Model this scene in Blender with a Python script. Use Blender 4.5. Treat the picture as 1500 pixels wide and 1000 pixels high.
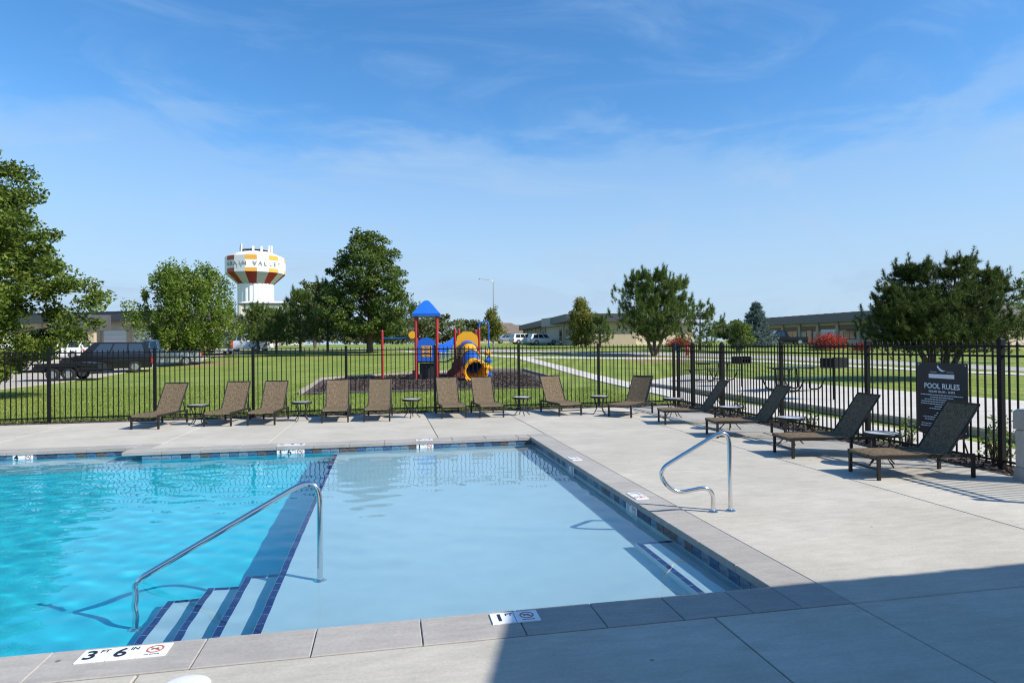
import bpy, math, random
import numpy as np
from mathutils import Vector, Matrix

sc = bpy.context.scene
for o in list(bpy.data.objects):
    bpy.data.objects.remove(o)
COL = sc.collection
R = math.radians
PI = math.pi

# ------------------------------------------------------------------ camera
F_PX, YAW, PITCH, ROLL, EYE = 937.65, 0.193556, 0.006199, -0.009942, 1.7106


def cam_dir(x, y, z):
    c, s = math.cos(ROLL), math.sin(ROLL)
    x, y = c * x - s * y, s * x + c * y
    cp, sp = math.cos(PITCH), math.sin(PITCH)
    fw, up = cp * z - sp * y, sp * z + cp * y
    cy, sy = math.cos(YAW), math.sin(YAW)
    return Vector((cy * x + sy * fw, -sy * x + cy * fw, up))


cam = bpy.data.cameras.new('camera')
cam_ob = bpy.data.objects.new('camera', cam)
COL.objects.link(cam_ob)
sc.camera = cam_ob
cam.sensor_width = 36
cam.lens = F_PX / 1500 * 36
cam.clip_end = 6000
rr, uu, ff = cam_dir(1, 0, 0), cam_dir(0, 1, 0), cam_dir(0, 0, 1)
M = Matrix((rr, uu, -ff)).transposed().to_4x4()
M.translation = (0, 0, EYE)
cam_ob.matrix_world = M


def at(px, py, Y):
    """point of the place that stands at distance Y behind a spot of the photograph"""
    d = cam_dir((px - 750) / F_PX, -(py - 500) / F_PX, 1)
    t = Y / d.y
    return Vector((d.x * t, Y, EYE + d.z * t))


# ------------------------------------------------------------------ sky and sun
SUN_EL, SUN_AZ = R(39), R(122)      # azimuth clockwise from +Y
sun_vec = Vector((math.sin(SUN_AZ) * math.cos(SUN_EL), math.cos(SUN_AZ) * math.cos(SUN_EL), math.sin(SUN_EL)))
world = bpy.data.worlds.new('World')
sc.world = world
world.use_nodes = True
nt = world.node_tree
bg = nt.nodes['Background']
bg.inputs[1].default_value = 0.115
sky = nt.nodes.new('ShaderNodeTexSky')
sky.sky_type = 'NISHITA'
sky.sun_disc = False
sky.sun_elevation = SUN_EL
sky.sun_rotation = SUN_AZ
sky.air_density = 1.0
sky.dust_density = 0.3
sky.ozone_density = 3.5
tc = nt.nodes.new('ShaderNodeTexCoord')
mp = nt.nodes.new('ShaderNodeMapping')
mp.inputs['Rotation'].default_value = (0.05, 0.12, 0.4)
mp.inputs['Scale'].default_value = (1.6, 1.6, 5.0)
nt.links.new(tc.outputs['Generated'], mp.inputs[0])
n1 = nt.nodes.new('ShaderNodeTexNoise')
n1.inputs['Scale'].default_value = 2.2
n1.inputs['Detail'].default_value = 7
n1.inputs['Roughness'].default_value = 0.55
n1.inputs['Distortion'].default_value = 0.5
nt.links.new(mp.outputs[0], n1.inputs['Vector'])
# a thin bank of high cloud that lies low all round, its upper edge ragged
sep = nt.nodes.new('ShaderNodeSeparateXYZ')
nt.links.new(tc.outputs['Generated'], sep.inputs[0])
ma = nt.nodes.new('ShaderNodeMath'); ma.operation = 'MULTIPLY_ADD'
nt.links.new(n1.outputs['Fac'], ma.inputs[0]); ma.inputs[1].default_value = 0.36; ma.inputs[2].default_value = 0.135
sb = nt.nodes.new('ShaderNodeMath'); sb.operation = 'SUBTRACT'
nt.links.new(ma.outputs[0], sb.inputs[0]); nt.links.new(sep.outputs['Z'], sb.inputs[1])
mr = nt.nodes.new('ShaderNodeMapRange'); mr.interpolation_type = 'SMOOTHSTEP'
nt.links.new(sb.outputs[0], mr.inputs['Value'])
mr.inputs['From Min'].default_value = -0.012; mr.inputs['From Max'].default_value = 0.045
mr.inputs['To Min'].default_value = 0.0; mr.inputs['To Max'].default_value = 0.34
mr3 = nt.nodes.new('ShaderNodeMapRange'); mr3.interpolation_type = 'SMOOTHSTEP'     # haze thickening to the horizon
nt.links.new(sep.outputs['Z'], mr3.inputs['Value'])
mr3.inputs['From Min'].default_value = 0.0; mr3.inputs['From Max'].default_value = 0.36
mr3.inputs['To Min'].default_value = 0.60; mr3.inputs['To Max'].default_value = 0.0
ad0 = nt.nodes.new('ShaderNodeMath'); ad0.operation = 'ADD'
nt.links.new(mr.outputs[0], ad0.inputs[0]); nt.links.new(mr3.outputs[0], ad0.inputs[1])
n2 = nt.nodes.new('ShaderNodeTexNoise')
n2.inputs['Scale'].default_value = 3.0; n2.inputs['Detail'].default_value = 8; n2.inputs['Roughness'].default_value = 0.6
n2.inputs['Distortion'].default_value = 1.2
mp2 = nt.nodes.new('ShaderNodeMapping')
mp2.inputs['Rotation'].default_value = (0.3, 0.5, 0.9); mp2.inputs['Scale'].default_value = (0.9, 2.4, 3.6)
nt.links.new(tc.outputs['Generated'], mp2.inputs[0]); nt.links.new(mp2.outputs[0], n2.inputs['Vector'])
mr2 = nt.nodes.new('ShaderNodeMapRange'); mr2.interpolation_type = 'SMOOTHSTEP'
nt.links.new(n2.outputs['Fac'], mr2.inputs['Value'])
mr2.inputs['From Min'].default_value = 0.44; mr2.inputs['From Max'].default_value = 0.80
mr2.inputs['To Min'].default_value = 0.0; mr2.inputs['To Max'].default_value = 0.30
ad = nt.nodes.new('ShaderNodeMath'); ad.operation = 'ADD'; ad.use_clamp = True
nt.links.new(ad0.outputs[0], ad.inputs[0]); nt.links.new(mr2.outputs[0], ad.inputs[1])
mixc = nt.nodes.new('ShaderNodeMix'); mixc.data_type = 'RGBA'
nt.links.new(ad.outputs[0], mixc.inputs['Factor'])
hs = nt.nodes.new('ShaderNodeHueSaturation')
hs.inputs['Saturation'].default_value = 1.25
hs.inputs['Value'].default_value = 1.08
nt.links.new(sky.outputs[0], hs.inputs['Color'])
nt.links.new(hs.outputs[0], mixc.inputs['A'])
vr = nt.nodes.new('ShaderNodeValToRGB')              # the veil: paler towards the horizon
vr.color_ramp.elements[0].position = 0.0; vr.color_ramp.elements[0].color = (.265, .355, .455, 1)
vr.color_ramp.elements[1].position = 0.42; vr.color_ramp.elements[1].color = (.215, .33, .49, 1)
nt.links.new(sep.outputs['Z'], vr.inputs[0])
vm = nt.nodes.new('ShaderNodeVectorMath'); vm.operation = 'SCALE'; vm.inputs['Scale'].default_value = 10.0
nt.links.new(vr.outputs[0], vm.inputs[0])
nt.links.new(vm.outputs[0], mixc.inputs['B'])
nt.links.new(mixc.outputs['Result'], bg.inputs[0])

sun = bpy.data.lights.new('sun', 'SUN')
sun.energy = 4.0
sun.angle = R(0.55)
sun.color = (1.0, 0.94, 0.85)
sun.cycles.is_caustics_light = True       # lets sunlight refract down to the pool floor
sun_ob = bpy.data.objects.new('sun', sun)
COL.objects.link(sun_ob)
sun_ob.rotation_euler = sun_vec.to_track_quat('Z', 'Y').to_euler()

sc.view_settings.view_transform = 'Standard'
sc.view_settings.look = 'None'
sc.view_settings.gamma = 1
sc.view_settings.use_curve_mapping = False
sc.view_settings.exposure = 0.70
sc.cycles.max_bounces = 8
sc.cycles.transparent_max_bounces = 8
sc.cycles.caustics_refractive = True
sc.cycles.sample_clamp_indirect = 6.0
sc.cycles.filter_width = 1.15


# ------------------------------------------------------------------ helpers
def sst(a, b, x):
    t = np.clip((x - a) / (b - a), 0, 1)
    return t * t * (3 - 2 * t)


def ter(X, Y):
    """height of the ground"""
    k = np.clip(-np.asarray(X, float) * .5, 0, 15)
    return 1.35 * sst(28 + k, 70 + k, Y) + 0.9 * sst(60 + k, 130 + k, Y)


def tz(x, y):
    return float(ter(x, y))


class MB:
    """collects shapes of one part"""
    def __init__(s):
        s.v, s.f, s.mi = [], [], []

    def add(s, v, f, mi=0):
        n = len(s.v)
        s.v.extend([tuple(p) for p in v])
        for q in f:
            s.f.append(tuple(i + n for i in q)); s.mi.append(mi)
        return s

    def box(s, x0, x1, y0, y1, z0, z1, mi=0, M=None):
        v = [(x, y, z) for z in (z0, z1) for x, y in ((x0, y0), (x1, y0), (x1, y1), (x0, y1))]
        if M is not None:
            v = [M @ Vector(p) for p in v]
        return s.add(v, [(0, 3, 2, 1), (4, 5, 6, 7), (0, 1, 5, 4), (1, 2, 6, 5), (2, 3, 7, 6), (3, 0, 4, 7)], mi)

    def bbox(s, x0, x1, y0, y1, z0, z1, b=.005, mi=0):
        """box with its top edges chamfered"""
        v = [(x0, y0, z0), (x1, y0, z0), (x1, y1, z0), (x0, y1, z0),
             (x0, y0, z1 - b), (x1, y0, z1 - b), (x1, y1, z1 - b), (x0, y1, z1 - b),
             (x0 + b, y0 + b, z1), (x1 - b, y0 + b, z1), (x1 - b, y1 - b, z1), (x0 + b, y1 - b, z1)]
        f = [(0, 3, 2, 1), (8, 9, 10, 11)]
        for a in range(4):
            c = (a + 1) % 4
            f += [(a, c, c + 4, a + 4), (a + 4, c + 4, c + 8, a + 8)]
        return s.add(v, f, mi)

    def bar(s, a, b, w, h=None, mi=0, up=(0, 0, 1)):
        """square bar from a to b"""
        a, b = Vector(a), Vector(b)
        d = (b - a).normalized(); h = h or w
        u = Vector(up)
        if abs(d.dot(u)) > .98:
            u = Vector((1, 0, 0))
        r = d.cross(u).normalized(); u = r.cross(d)
        v = [p + r * sx * w / 2 + u * sz * h / 2 for p in (a, b) for sx, sz in ((-1, -1), (1, -1), (1, 1), (-1, 1))]
        return s.add(v, [(0, 1, 2, 3), (7, 6, 5, 4), (0, 4, 5, 1), (1, 5, 6, 2), (2, 6, 7, 3), (3, 7, 4, 0)], mi)

    def tube(s, pts, r, n=10, mi=0, cap=True):
        pts = [Vector(p) for p in pts]
        rs = r if isinstance(r, (list, tuple)) else [r] * len(pts)
        prev = None; rings = []
        for i, p in enumerate(pts):
            d = (pts[min(i + 1, len(pts) - 1)] - pts[max(i - 1, 0)]).normalized()
            if prev is None:
                u = Vector((0, 0, 1)) if abs(d.z) < .9 else Vector((1, 0, 0))
                u = (u - d * u.dot(d)).normalized()
            else:
                u = (prev - d * prev.dot(d)).normalized()
            prev = u; w = d.cross(u)
            rings.append([p + (u * math.cos(2 * PI * k / n) + w * math.sin(2 * PI * k / n)) * rs[i] for k in range(n)])
        v = [q for ring in rings for q in ring]; f = []
        for i in range(len(pts) - 1):
            for k in range(n):
                f.append((i * n + k, i * n + (k + 1) % n, (i + 1) * n + (k + 1) % n, (i + 1) * n + k))
        if cap:
            f.append(tuple(reversed(range(n)))); f.append(tuple(range((len(pts) - 1) * n, len(pts) * n)))
        return s.add(v, f, mi)

    def lathe(s, prof, n=20, c=(0, 0, 0), mi=0, a0=0.):
        v, f = [], []
        for r, z in prof:
            for k in range(n):
                a = a0 + 2 * PI * k / n
                v.append((c[0] + r * math.cos(a), c[1] + r * math.sin(a), c[2] + z))
        for i in range(len(prof) - 1):
            for k in range(n):
                f.append((i * n + k, i * n + (k + 1) % n, (i + 1) * n + (k + 1) % n, (i + 1) * n + k))
        f.append(tuple(reversed(range(n)))); f.append(tuple(range((len(prof) - 1) * n, len(prof) * n)))
        return s.add(v, f, mi)

    def prism(s, poly, axis, a, b, mi=0):
        """polygon (list of 2-D points) swept along an axis from a to b"""
        def P(u, w, t):
            return {'x': (t, u, w), 'y': (u, t, w), 'z': (u, w, t)}[axis]
        n = len(poly)
        v = [P(u, w, t) for t in (a, b) for u, w in poly]
        f = [tuple(range(n))[::-1], tuple(range(n, 2 * n))]
        for i in range(n):
            j = (i + 1) % n
            f.append((i, j, n + j, n + i))
        return s.add(v, f, mi)

    def mesh(s, name, mat, smooth=False):
        me = bpy.data.meshes.new(name)
        me.from_pydata(s.v, [], s.f); me.update()
        mats = mat if isinstance(mat, (list, tuple)) else [mat]
        for m in mats:
            me.materials.append(m)
        if len(mats) > 1:
            me.polygons.foreach_set('material_index', s.mi)
        if smooth:
            me.polygons.foreach_set('use_smooth', [True] * len(me.polygons))
            me.set_sharp_from_angle(angle=R(40))
        return me

    def build(s, name, mat, parent=None, smooth=False):
        return link(name, s.mesh(name, mat, smooth), parent)


def link(name, me, parent=None, loc=None, rz=None):
    o = bpy.data.objects.new(name, me)
    COL.objects.link(o)
    if parent is not None:
        o.parent = parent
    if loc is not None:
        o.location = loc
    if rz is not None:
        o.rotation_euler = (0, 0, rz)
    return o


def tag(o, label=None, cat=None, group=None, kind=None):
    if label: o['label'] = label
    if cat: o['category'] = cat
    if group: o['group'] = group
    if kind: o['kind'] = kind
    return o


def empty(name, loc=(0, 0, 0), rz=0., label=None, cat=None, group=None):
    o = bpy.data.objects.new(name, None)
    COL.objects.link(o)
    o.location = loc; o.rotation_euler = (0, 0, rz)
    o.empty_display_size = .1
    return tag(o, label, cat, group)


def copy_tree(o, parent=None):
    c = o.copy(); COL.objects.link(c); c.parent = parent
    for ch in o.children:
        copy_tree(ch, c)
    return c


def fast_mesh(name, V, tri, mat, nper):
    """V (n,3) array; faces are consecutive runs of nper vertices"""
    me = bpy.data.meshes.new(name)
    nv = len(V); nf = nv // nper
    me.vertices.add(nv); me.vertices.foreach_set('co', np.ascontiguousarray(V, dtype=np.float32).ravel())
    me.loops.add(nv); me.loops.foreach_set('vertex_index', np.arange(nv, dtype=np.int32))
    me.polygons.add(nf)
    me.polygons.foreach_set('loop_start', np.arange(0, nv, nper, dtype=np.int32))
    me.update(calc_edges=True)
    me.materials.append(mat)
    return me


# ------------------------------------------------------------------ materials
MATS = {}


def mat(name, col, rough=.6, metal=0., var=.0, scale=6., bump=0., bscale=None, col2=None, coat=0., spec=None,
        island=0., detail=4., coord='Object', stretch=None, emis=None):
    if name in MATS:
        return MATS[name]
    m = bpy.data.materials.new(name); m.use_nodes = True
    t = m.node_tree; b = t.nodes['Principled BSDF']
    b.inputs['Base Color'].default_value = (*col, 1)
    b.inputs['Roughness'].default_value = rough
    b.inputs['Metallic'].default_value = metal
    if spec is not None: b.inputs['Specular IOR Level'].default_value = spec
    if coat: b.inputs['Coat Weight'].default_value = coat; b.inputs['Coat Roughness'].default_value = .05
    src = None
    if var or bump or col2:
        co = t.nodes.new('ShaderNodeTexCoord')
        vec = co.outputs[coord]
        if stretch:
            mpn = t.nodes.new('ShaderNodeMapping'); mpn.inputs['Scale'].default_value = stretch
            t.links.new(vec, mpn.inputs[0]); vec = mpn.outputs[0]
        nz = t.nodes.new('ShaderNodeTexNoise')
        nz.inputs['Scale'].default_value = scale; nz.inputs['Detail'].default_value = detail
        nz.inputs['Roughness'].default_value = .6
        t.links.new(vec, nz.inputs['Vector'])
        if var or col2:
            rp = t.nodes.new('ShaderNodeValToRGB')
            c2 = col2 or tuple(min(1, c * (1 + var)) for c in col)
            c1 = col if col2 else tuple(c * (1 - var) for c in col)
            rp.color_ramp.elements[0].position = .3; rp.color_ramp.elements[0].color = (*c1, 1)
            rp.color_ramp.elements[1].position = .7; rp.color_ramp.elements[1].color = (*c2, 1)
            t.links.new(nz.outputs['Fac'], rp.inputs[0])
            src = rp.outputs[0]
            t.links.new(src, b.inputs['Base Color'])
        if bump:
            nb = nz
            if bscale:
                nb = t.nodes.new('ShaderNodeTexNoise'); nb.inputs['Scale'].default_value = bscale; nb.inputs['Detail'].default_value = 5
                t.links.new(vec, nb.inputs['Vector'])
            bp = t.nodes.new('ShaderNodeBump'); bp.inputs['Strength'].default_value = bump; bp.inputs['Distance'].default_value = .01
            t.links.new(nb.outputs['Fac'], bp.inputs['Height']); t.links.new(bp.outputs[0], b.inputs['Normal'])
    if island:
        g = t.nodes.new('ShaderNodeNewGeometry')
        hv = t.nodes.new('ShaderNodeHueSaturation')
        m1 = t.nodes.new('ShaderNodeMapRange'); m1.inputs['To Min'].default_value = 1 - island; m1.inputs['To Max'].default_value = 1 + island
        t.links.new(g.outputs['Random Per Island'], m1.inputs['Value'])
        t.links.new(m1.outputs[0], hv.inputs['Value'])
        if src is not None: t.links.new(src, hv.inputs['Color'])
        else: hv.inputs['Color'].default_value = (*col, 1)
        t.links.new(hv.outputs[0], b.inputs['Base Color'])
    if emis:
        b.inputs['Emission Color'].default_value = (*emis, 1); b.inputs['Emission Strength'].default_value = 1
    MATS[name] = m
    return m


def leaf_mat(name, col, col2, trans=.35, var=.35, scale=.55):
    """leaf: two hues in clumps, each leaf its own shade, a little light through it"""
    if name in MATS: return MATS[name]
    m = bpy.data.materials.new(name); m.use_nodes = True
    t = m.node_tree; b = t.nodes['Principled BSDF']; out = t.nodes['Material Output']
    b.inputs['Roughness'].default_value = .5
    b.inputs['Specular IOR Level'].default_value = .18
    co = t.nodes.new('ShaderNodeTexCoord')
    nz = t.nodes.new('ShaderNodeTexNoise'); nz.inputs['Scale'].default_value = scale; nz.inputs['Detail'].default_value = 3
    t.links.new(co.outputs['Object'], nz.inputs['Vector'])
    g = t.nodes.new('ShaderNodeNewGeometry')
    add = t.nodes.new('ShaderNodeMath'); add.operation = 'MULTIPLY_ADD'
    t.links.new(g.outputs['Random Per Island'], add.inputs[0]); add.inputs[1].default_value = .5
    t.links.new(nz.outputs['Fac'], add.inputs[2])
    rp = t.nodes.new('ShaderNodeValToRGB')
    rp.color_ramp.elements[0].position = .45; rp.color_ramp.elements[0].color = (*col, 1)
    rp.color_ramp.elements[1].position = 1.0; rp.color_ramp.elements[1].color = (*col2, 1)
    t.links.new(add.outputs[0], rp.inputs[0])
    hv = t.nodes.new('ShaderNodeHueSaturation')
    m1 = t.nodes.new('ShaderNodeMapRange'); m1.inputs['To Min'].default_value = 1 - var; m1.inputs['To Max'].default_value = 1 + var
    mulr = t.nodes.new('ShaderNodeMath'); mulr.operation = 'MULTIPLY'; mulr.inputs[1].default_value = 7.31
    fr = t.nodes.new('ShaderNodeMath'); fr.operation = 'FRACT'
    t.links.new(g.outputs['Random Per Island'], mulr.inputs[0]); t.links.new(mulr.outputs[0], fr.inputs[0])
    t.links.new(fr.outputs[0], m1.inputs['Value']); t.links.new(m1.outputs[0], hv.inputs['Value'])
    t.links.new(rp.outputs[0], hv.inputs['Color'])
    t.links.new(hv.outputs[0], b.inputs['Base Color'])
    tr = t.nodes.new('ShaderNodeBsdfTranslucent'); t.links.new(hv.outputs[0], tr.inputs['Color'])
    mx = t.nodes.new('ShaderNodeMixShader'); mx.inputs[0].default_value = trans
    t.links.new(b.outputs[0], mx.inputs[1]); t.links.new(tr.outputs[0], mx.inputs[2])
    t.links.new(mx.outputs[0], out.inputs['Surface'])
    MATS[name] = m
    return m


def concrete(name, a, b, stain=.12):
    """broom-finished concrete: broad blotches, fine speckle, faint brush lines"""
    m = bpy.data.materials.new(name); m.use_nodes = True
    t = m.node_tree; p = t.nodes['Principled BSDF']; p.inputs['Roughness'].default_value = .85
    p.inputs['Specular IOR Level'].default_value = .25
    g = t.nodes.new('ShaderNodeNewGeometry')
    n1 = t.nodes.new('ShaderNodeTexNoise'); n1.inputs['Scale'].default_value = .9; n1.inputs['Detail'].default_value = 7; n1.inputs['Roughness'].default_value = .65
    n2 = t.nodes.new('ShaderNodeTexNoise'); n2.inputs['Scale'].default_value = 45; n2.inputs['Detail'].default_value = 4
    n3 = t.nodes.new('ShaderNodeTexNoise'); n3.inputs['Scale'].default_value = 3.0; n3.inputs['Detail'].default_value = 8; n3.inputs['Roughness'].default_value = .7
    ms = t.nodes.new('ShaderNodeMapping'); ms.inputs['Scale'].default_value = (1, 4, 1)
    for n in (n1, n2): t.links.new(g.outputs['Position'], n.inputs['Vector'])
    t.links.new(g.outputs['Position'], ms.inputs[0]); t.links.new(ms.outputs[0], n3.inputs['Vector'])
    r1 = t.nodes.new('ShaderNodeValToRGB'); r1.color_ramp.elements[0].position = .3; r1.color_ramp.elements[1].position = .7
    r1.color_ramp.elements[0].color = (*a, 1); r1.color_ramp.elements[1].color = (*b, 1)
    t.links.new(n1.outputs['Fac'], r1.inputs[0])
    r2 = t.nodes.new('ShaderNodeMapRange'); r2.inputs['From Min'].default_value = .3; r2.inputs['From Max'].default_value = .7
    r2.inputs['To Min'].default_value = .93; r2.inputs['To Max'].default_value = 1.06
    t.links.new(n2.outputs['Fac'], r2.inputs['Value'])
    r3 = t.nodes.new('ShaderNodeMapRange'); r3.inputs['From Min'].default_value = .35; r3.inputs['From Max'].default_value = .62
    r3.inputs['To Min'].default_value = 1 - stain; r3.inputs['To Max'].default_value = 1.03
    t.links.new(n3.outputs['Fac'], r3.inputs['Value'])
    mu = t.nodes.new('ShaderNodeMath'); mu.operation = 'MULTIPLY'; t.links.new(r2.outputs[0], mu.inputs[0]); t.links.new(r3.outputs[0], mu.inputs[1])
    ob = t.nodes.new('ShaderNodeObjectInfo')
    r4 = t.nodes.new('ShaderNodeMapRange'); r4.inputs['To Min'].default_value = .93; r4.inputs['To Max'].default_value = 1.04
    t.links.new(ob.outputs['Random'], r4.inputs['Value'])
    mu2 = t.nodes.new('ShaderNodeMath'); mu2.operation = 'MULTIPLY'; t.links.new(mu.outputs[0], mu2.inputs[0]); t.links.new(r4.outputs[0], mu2.inputs[1])
    # small dark specks and a few scuffed, stained patches
    vo = t.nodes.new('ShaderNodeTexVoronoi'); vo.inputs['Scale'].default_value = 1.9; t.links.new(g.outputs['Position'], vo.inputs['Vector'])
    r5 = t.nodes.new('ShaderNodeMapRange'); r5.inputs['From Min'].default_value = .020; r5.inputs['From Max'].default_value = .034; r5.inputs['To Min'].default_value = .45; r5.inputs['To Max'].default_value = 1.
    t.links.new(vo.outputs['Distance'], r5.inputs['Value'])
    n6 = t.nodes.new('ShaderNodeTexNoise'); n6.inputs['Scale'].default_value = .55; n6.inputs['Detail'].default_value = 10; n6.inputs['Roughness'].default_value = .78; n6.inputs['Distortion'].default_value = .6
    t.links.new(g.outputs['Position'], n6.inputs['Vector'])
    r6 = t.nodes.new('ShaderNodeMapRange'); r6.inputs['From Min'].default_value = .60; r6.inputs['From Max'].default_value = .72; r6.inputs['To Min'].default_value = 1.; r6.inputs['To Max'].default_value = .80
    t.links.new(n6.outputs['Fac'], r6.inputs['Value'])
    mu3 = t.nodes.new('ShaderNodeMath'); mu3.operation = 'MULTIPLY'; t.links.new(r5.outputs[0], mu3.inputs[0]); t.links.new(r6.outputs[0], mu3.inputs[1])
    mu4 = t.nodes.new('ShaderNodeMath'); mu4.operation = 'MULTIPLY'; t.links.new(mu3.outputs[0], mu4.inputs[0]); t.links.new(mu2.outputs[0], mu4.inputs[1])
    hv = t.nodes.new('ShaderNodeHueSaturation'); t.links.new(r1.outputs[0], hv.inputs['Color']); t.links.new(mu4.outputs[0], hv.inputs['Value'])
    t.links.new(hv.outputs[0], p.inputs['Base Color'])
    bp = t.nodes.new('ShaderNodeBump'); bp.inputs['Strength'].default_value = .25; bp.inputs['Distance'].default_value = .004
    t.links.new(n2.outputs['Fac'], bp.inputs['Height']); t.links.new(bp.outputs[0], p.inputs['Normal'])
    MATS[name] = m
    return m


m_deck = concrete('deck_concrete', (.43, .40, .335), (.55, .51, .43))
m_cope = concrete('coping_concrete', (.335, .312, .28), (.41, .382, .342), .12)
m_walk = concrete('walk_concrete', (.52, .48, .42), (.62, .58, .51))
m_road = concrete('road_surface', (.38, .36, .33), (.46, .43, .39))
m_drive = concrete('driveway_surface', (.40, .35, .28), (.50, .44, .36))
m_joint = mat('joint_filler', (.12, .115, .11), .9)
m_white = mat('white_tile', (.78, .79, .80), .25)
m_ink = mat('black_ink', (.012, .012, .016), .4)
m_redink = mat('orange_ink', (.55, .12, .04), .4)
m_steel = mat('polished_steel', (.72, .72, .71), .13, 1.0, bump=.05, scale=60)
m_black = mat('black_powder_coat', (.006, .006, .007), .5, var=.2, scale=30, spec=.22)
m_frame = mat('lounger_frame', (.022, .020, .017), .45, spec=.3)
m_plast = mat('shelf_plaster', (.365, .545, .61), .7, var=.05, scale=1.5)
m_plast2 = mat('water_tinted_plaster', (.018, .54, .66), .7, var=.06, scale=1.2)  # water's light absorption painted into the plaster, stronger than on the shelf
m_navy = mat('navy_tile', (.012, .02, .12), .25, var=.3, scale=20)
m_grout = mat('grout', (.12, .14, .16), .85)
m_bark = mat('bark', (.09, .065, .05), .9, var=.4, scale=12, bump=.6)
m_bark2 = mat('pale_bark', (.22, .18, .15), .9, var=.3, scale=12, bump=.4)
m_glass = mat('dark_glass', (.02, .025, .03), .04, spec=.9, coat=.6)
m_tyre = mat('rubber', (.015, .015, .015), .8)
m_rim = mat('alloy', (.5, .5, .5), .3, .9)


def text_mesh(txt, size, mtl, depth=.002, bold=0.):
    cu = bpy.data.curves.new('lettering', 'FONT')
    cu.body = txt; cu.size = size; cu.extrude = depth; cu.align_x = 'CENTER'; cu.align_y = 'CENTER'; cu.offset = bold
    cu.resolution_u = 3
    o = bpy.data.objects.new('lettering', cu); COL.objects.link(o)
    dg = bpy.context.evaluated_depsgraph_get(); dg.update()
    me = bpy.data.meshes.new_from_object(o.evaluated_get(dg))
    bpy.data.objects.remove(o); bpy.data.curves.remove(cu)
    me.materials.clear(); me.materials.append(mtl)
    return me

# ================================================================== ground, road, paths
PX0, PX1, PY0, PY1 = -13.0, 2.65, 4.04, 11.68        # pool, inner faces
CW = .335                                             # coping width
DX0, DX1, DY0, DY1 = -13.6, 7.72, -7.0, 16.58         # pool deck
FENCE_Y, FENCE_X, FENCE_H = 16.9, 8.0, 1.72


def grass_mat():
    m = bpy.data.materials.new('lawn'); m.use_nodes = True
    t = m.node_tree; p = t.nodes['Principled BSDF']; p.inputs['Roughness'].default_value = .8; p.inputs['Specular IOR Level'].default_value = .15
    g = t.nodes.new('ShaderNodeNewGeometry')
    def nz(s, d, st=None, r=.6):
        n = t.nodes.new('ShaderNodeTexNoise'); n.inputs['Scale'].default_value = s; n.inputs['Detail'].default_value = d; n.inputs['Roughness'].default_value = r
        if st:
            k = t.nodes.new('ShaderNodeMapping'); k.inputs['Scale'].default_value = st
            t.links.new(g.outputs['Position'], k.inputs[0]); t.links.new(k.outputs[0], n.inputs['Vector'])
        else: t.links.new(g.outputs['Position'], n.inputs['Vector'])
        return n
    a = nz(.35, 6); b = nz(14, 5, (1, 1, 1), .75); c = nz(.12, 4)
    r = t.nodes.new('ShaderNodeValToRGB')
    r.color_ramp.elements[0].position = .3; r.color_ramp.elements[0].color = (.155, .225, .036, 1)
    r.color_ramp.elements[1].position = .72; r.color_ramp.elements[1].color = (.275, .325, .07, 1)
    t.links.new(a.outputs['Fac'], r.inputs[0])
    # dry, straw coloured patches here and there
    r2 = t.nodes.new('ShaderNodeMapRange'); r2.inputs['From Min'].default_value = .55; r2.inputs['From Max'].default_value = .72; r2.inputs['To Max'].default_value = .55
    t.links.new(c.outputs['Fac'], r2.inputs['Value'])
    mx = t.nodes.new('ShaderNodeMix'); mx.data_type = 'RGBA'; t.links.new(r2.outputs[0], mx.inputs['Factor'])
    t.links.new(r.outputs[0], mx.inputs['A']); mx.inputs['B'].default_value = (.30, .27, .09, 1)
    v = t.nodes.new('ShaderNodeMapRange'); v.inputs['From Min'].default_value = .25; v.inputs['From Max'].default_value = .75; v.inputs['To Min'].default_value = .45; v.inputs['To Max'].default_value = 1.4
    t.links.new(b.outputs['Fac'], v.inputs['Value'])
    wv_ = t.nodes.new('ShaderNodeTexWave'); wv_.inputs['Scale'].default_value = .32; wv_.inputs['Distortion'].default_value = .7; wv_.inputs['Detail'].default_value = 2; wv_.inputs['Detail Scale'].default_value = .5
    km = t.nodes.new('ShaderNodeMapping'); km.inputs['Rotation'].default_value = (0, 0, .35)
    t.links.new(g.outputs['Position'], km.inputs[0]); t.links.new(km.outputs[0], wv_.inputs['Vector'])
    w2 = t.nodes.new('ShaderNodeMapRange'); w2.inputs['To Min'].default_value = .86; w2.inputs['To Max'].default_value = 1.1; t.links.new(wv_.outputs['Fac'], w2.inputs['Value'])
    mv = t.nodes.new('ShaderNodeMath'); mv.operation = 'MULTIPLY'; t.links.new(v.outputs[0], mv.inputs[0]); t.links.new(w2.outputs[0], mv.inputs[1]); v = mv
    hv = t.nodes.new('ShaderNodeHueSaturation'); t.links.new(mx.outputs['Result'], hv.inputs['Color']); t.links.new(v.outputs[0], hv.inputs['Value'])
    t.links.new(hv.outputs[0], p.inputs['Base Color'])
    bp = t.nodes.new('ShaderNodeBump'); bp.inputs['Strength'].default_value = .8; bp.inputs['Distance'].default_value = .05
    t.links.new(b.outputs['Fac'], bp.inputs['Height']); t.links.new(bp.outputs[0], p.inputs['Normal'])
    return m


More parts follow.
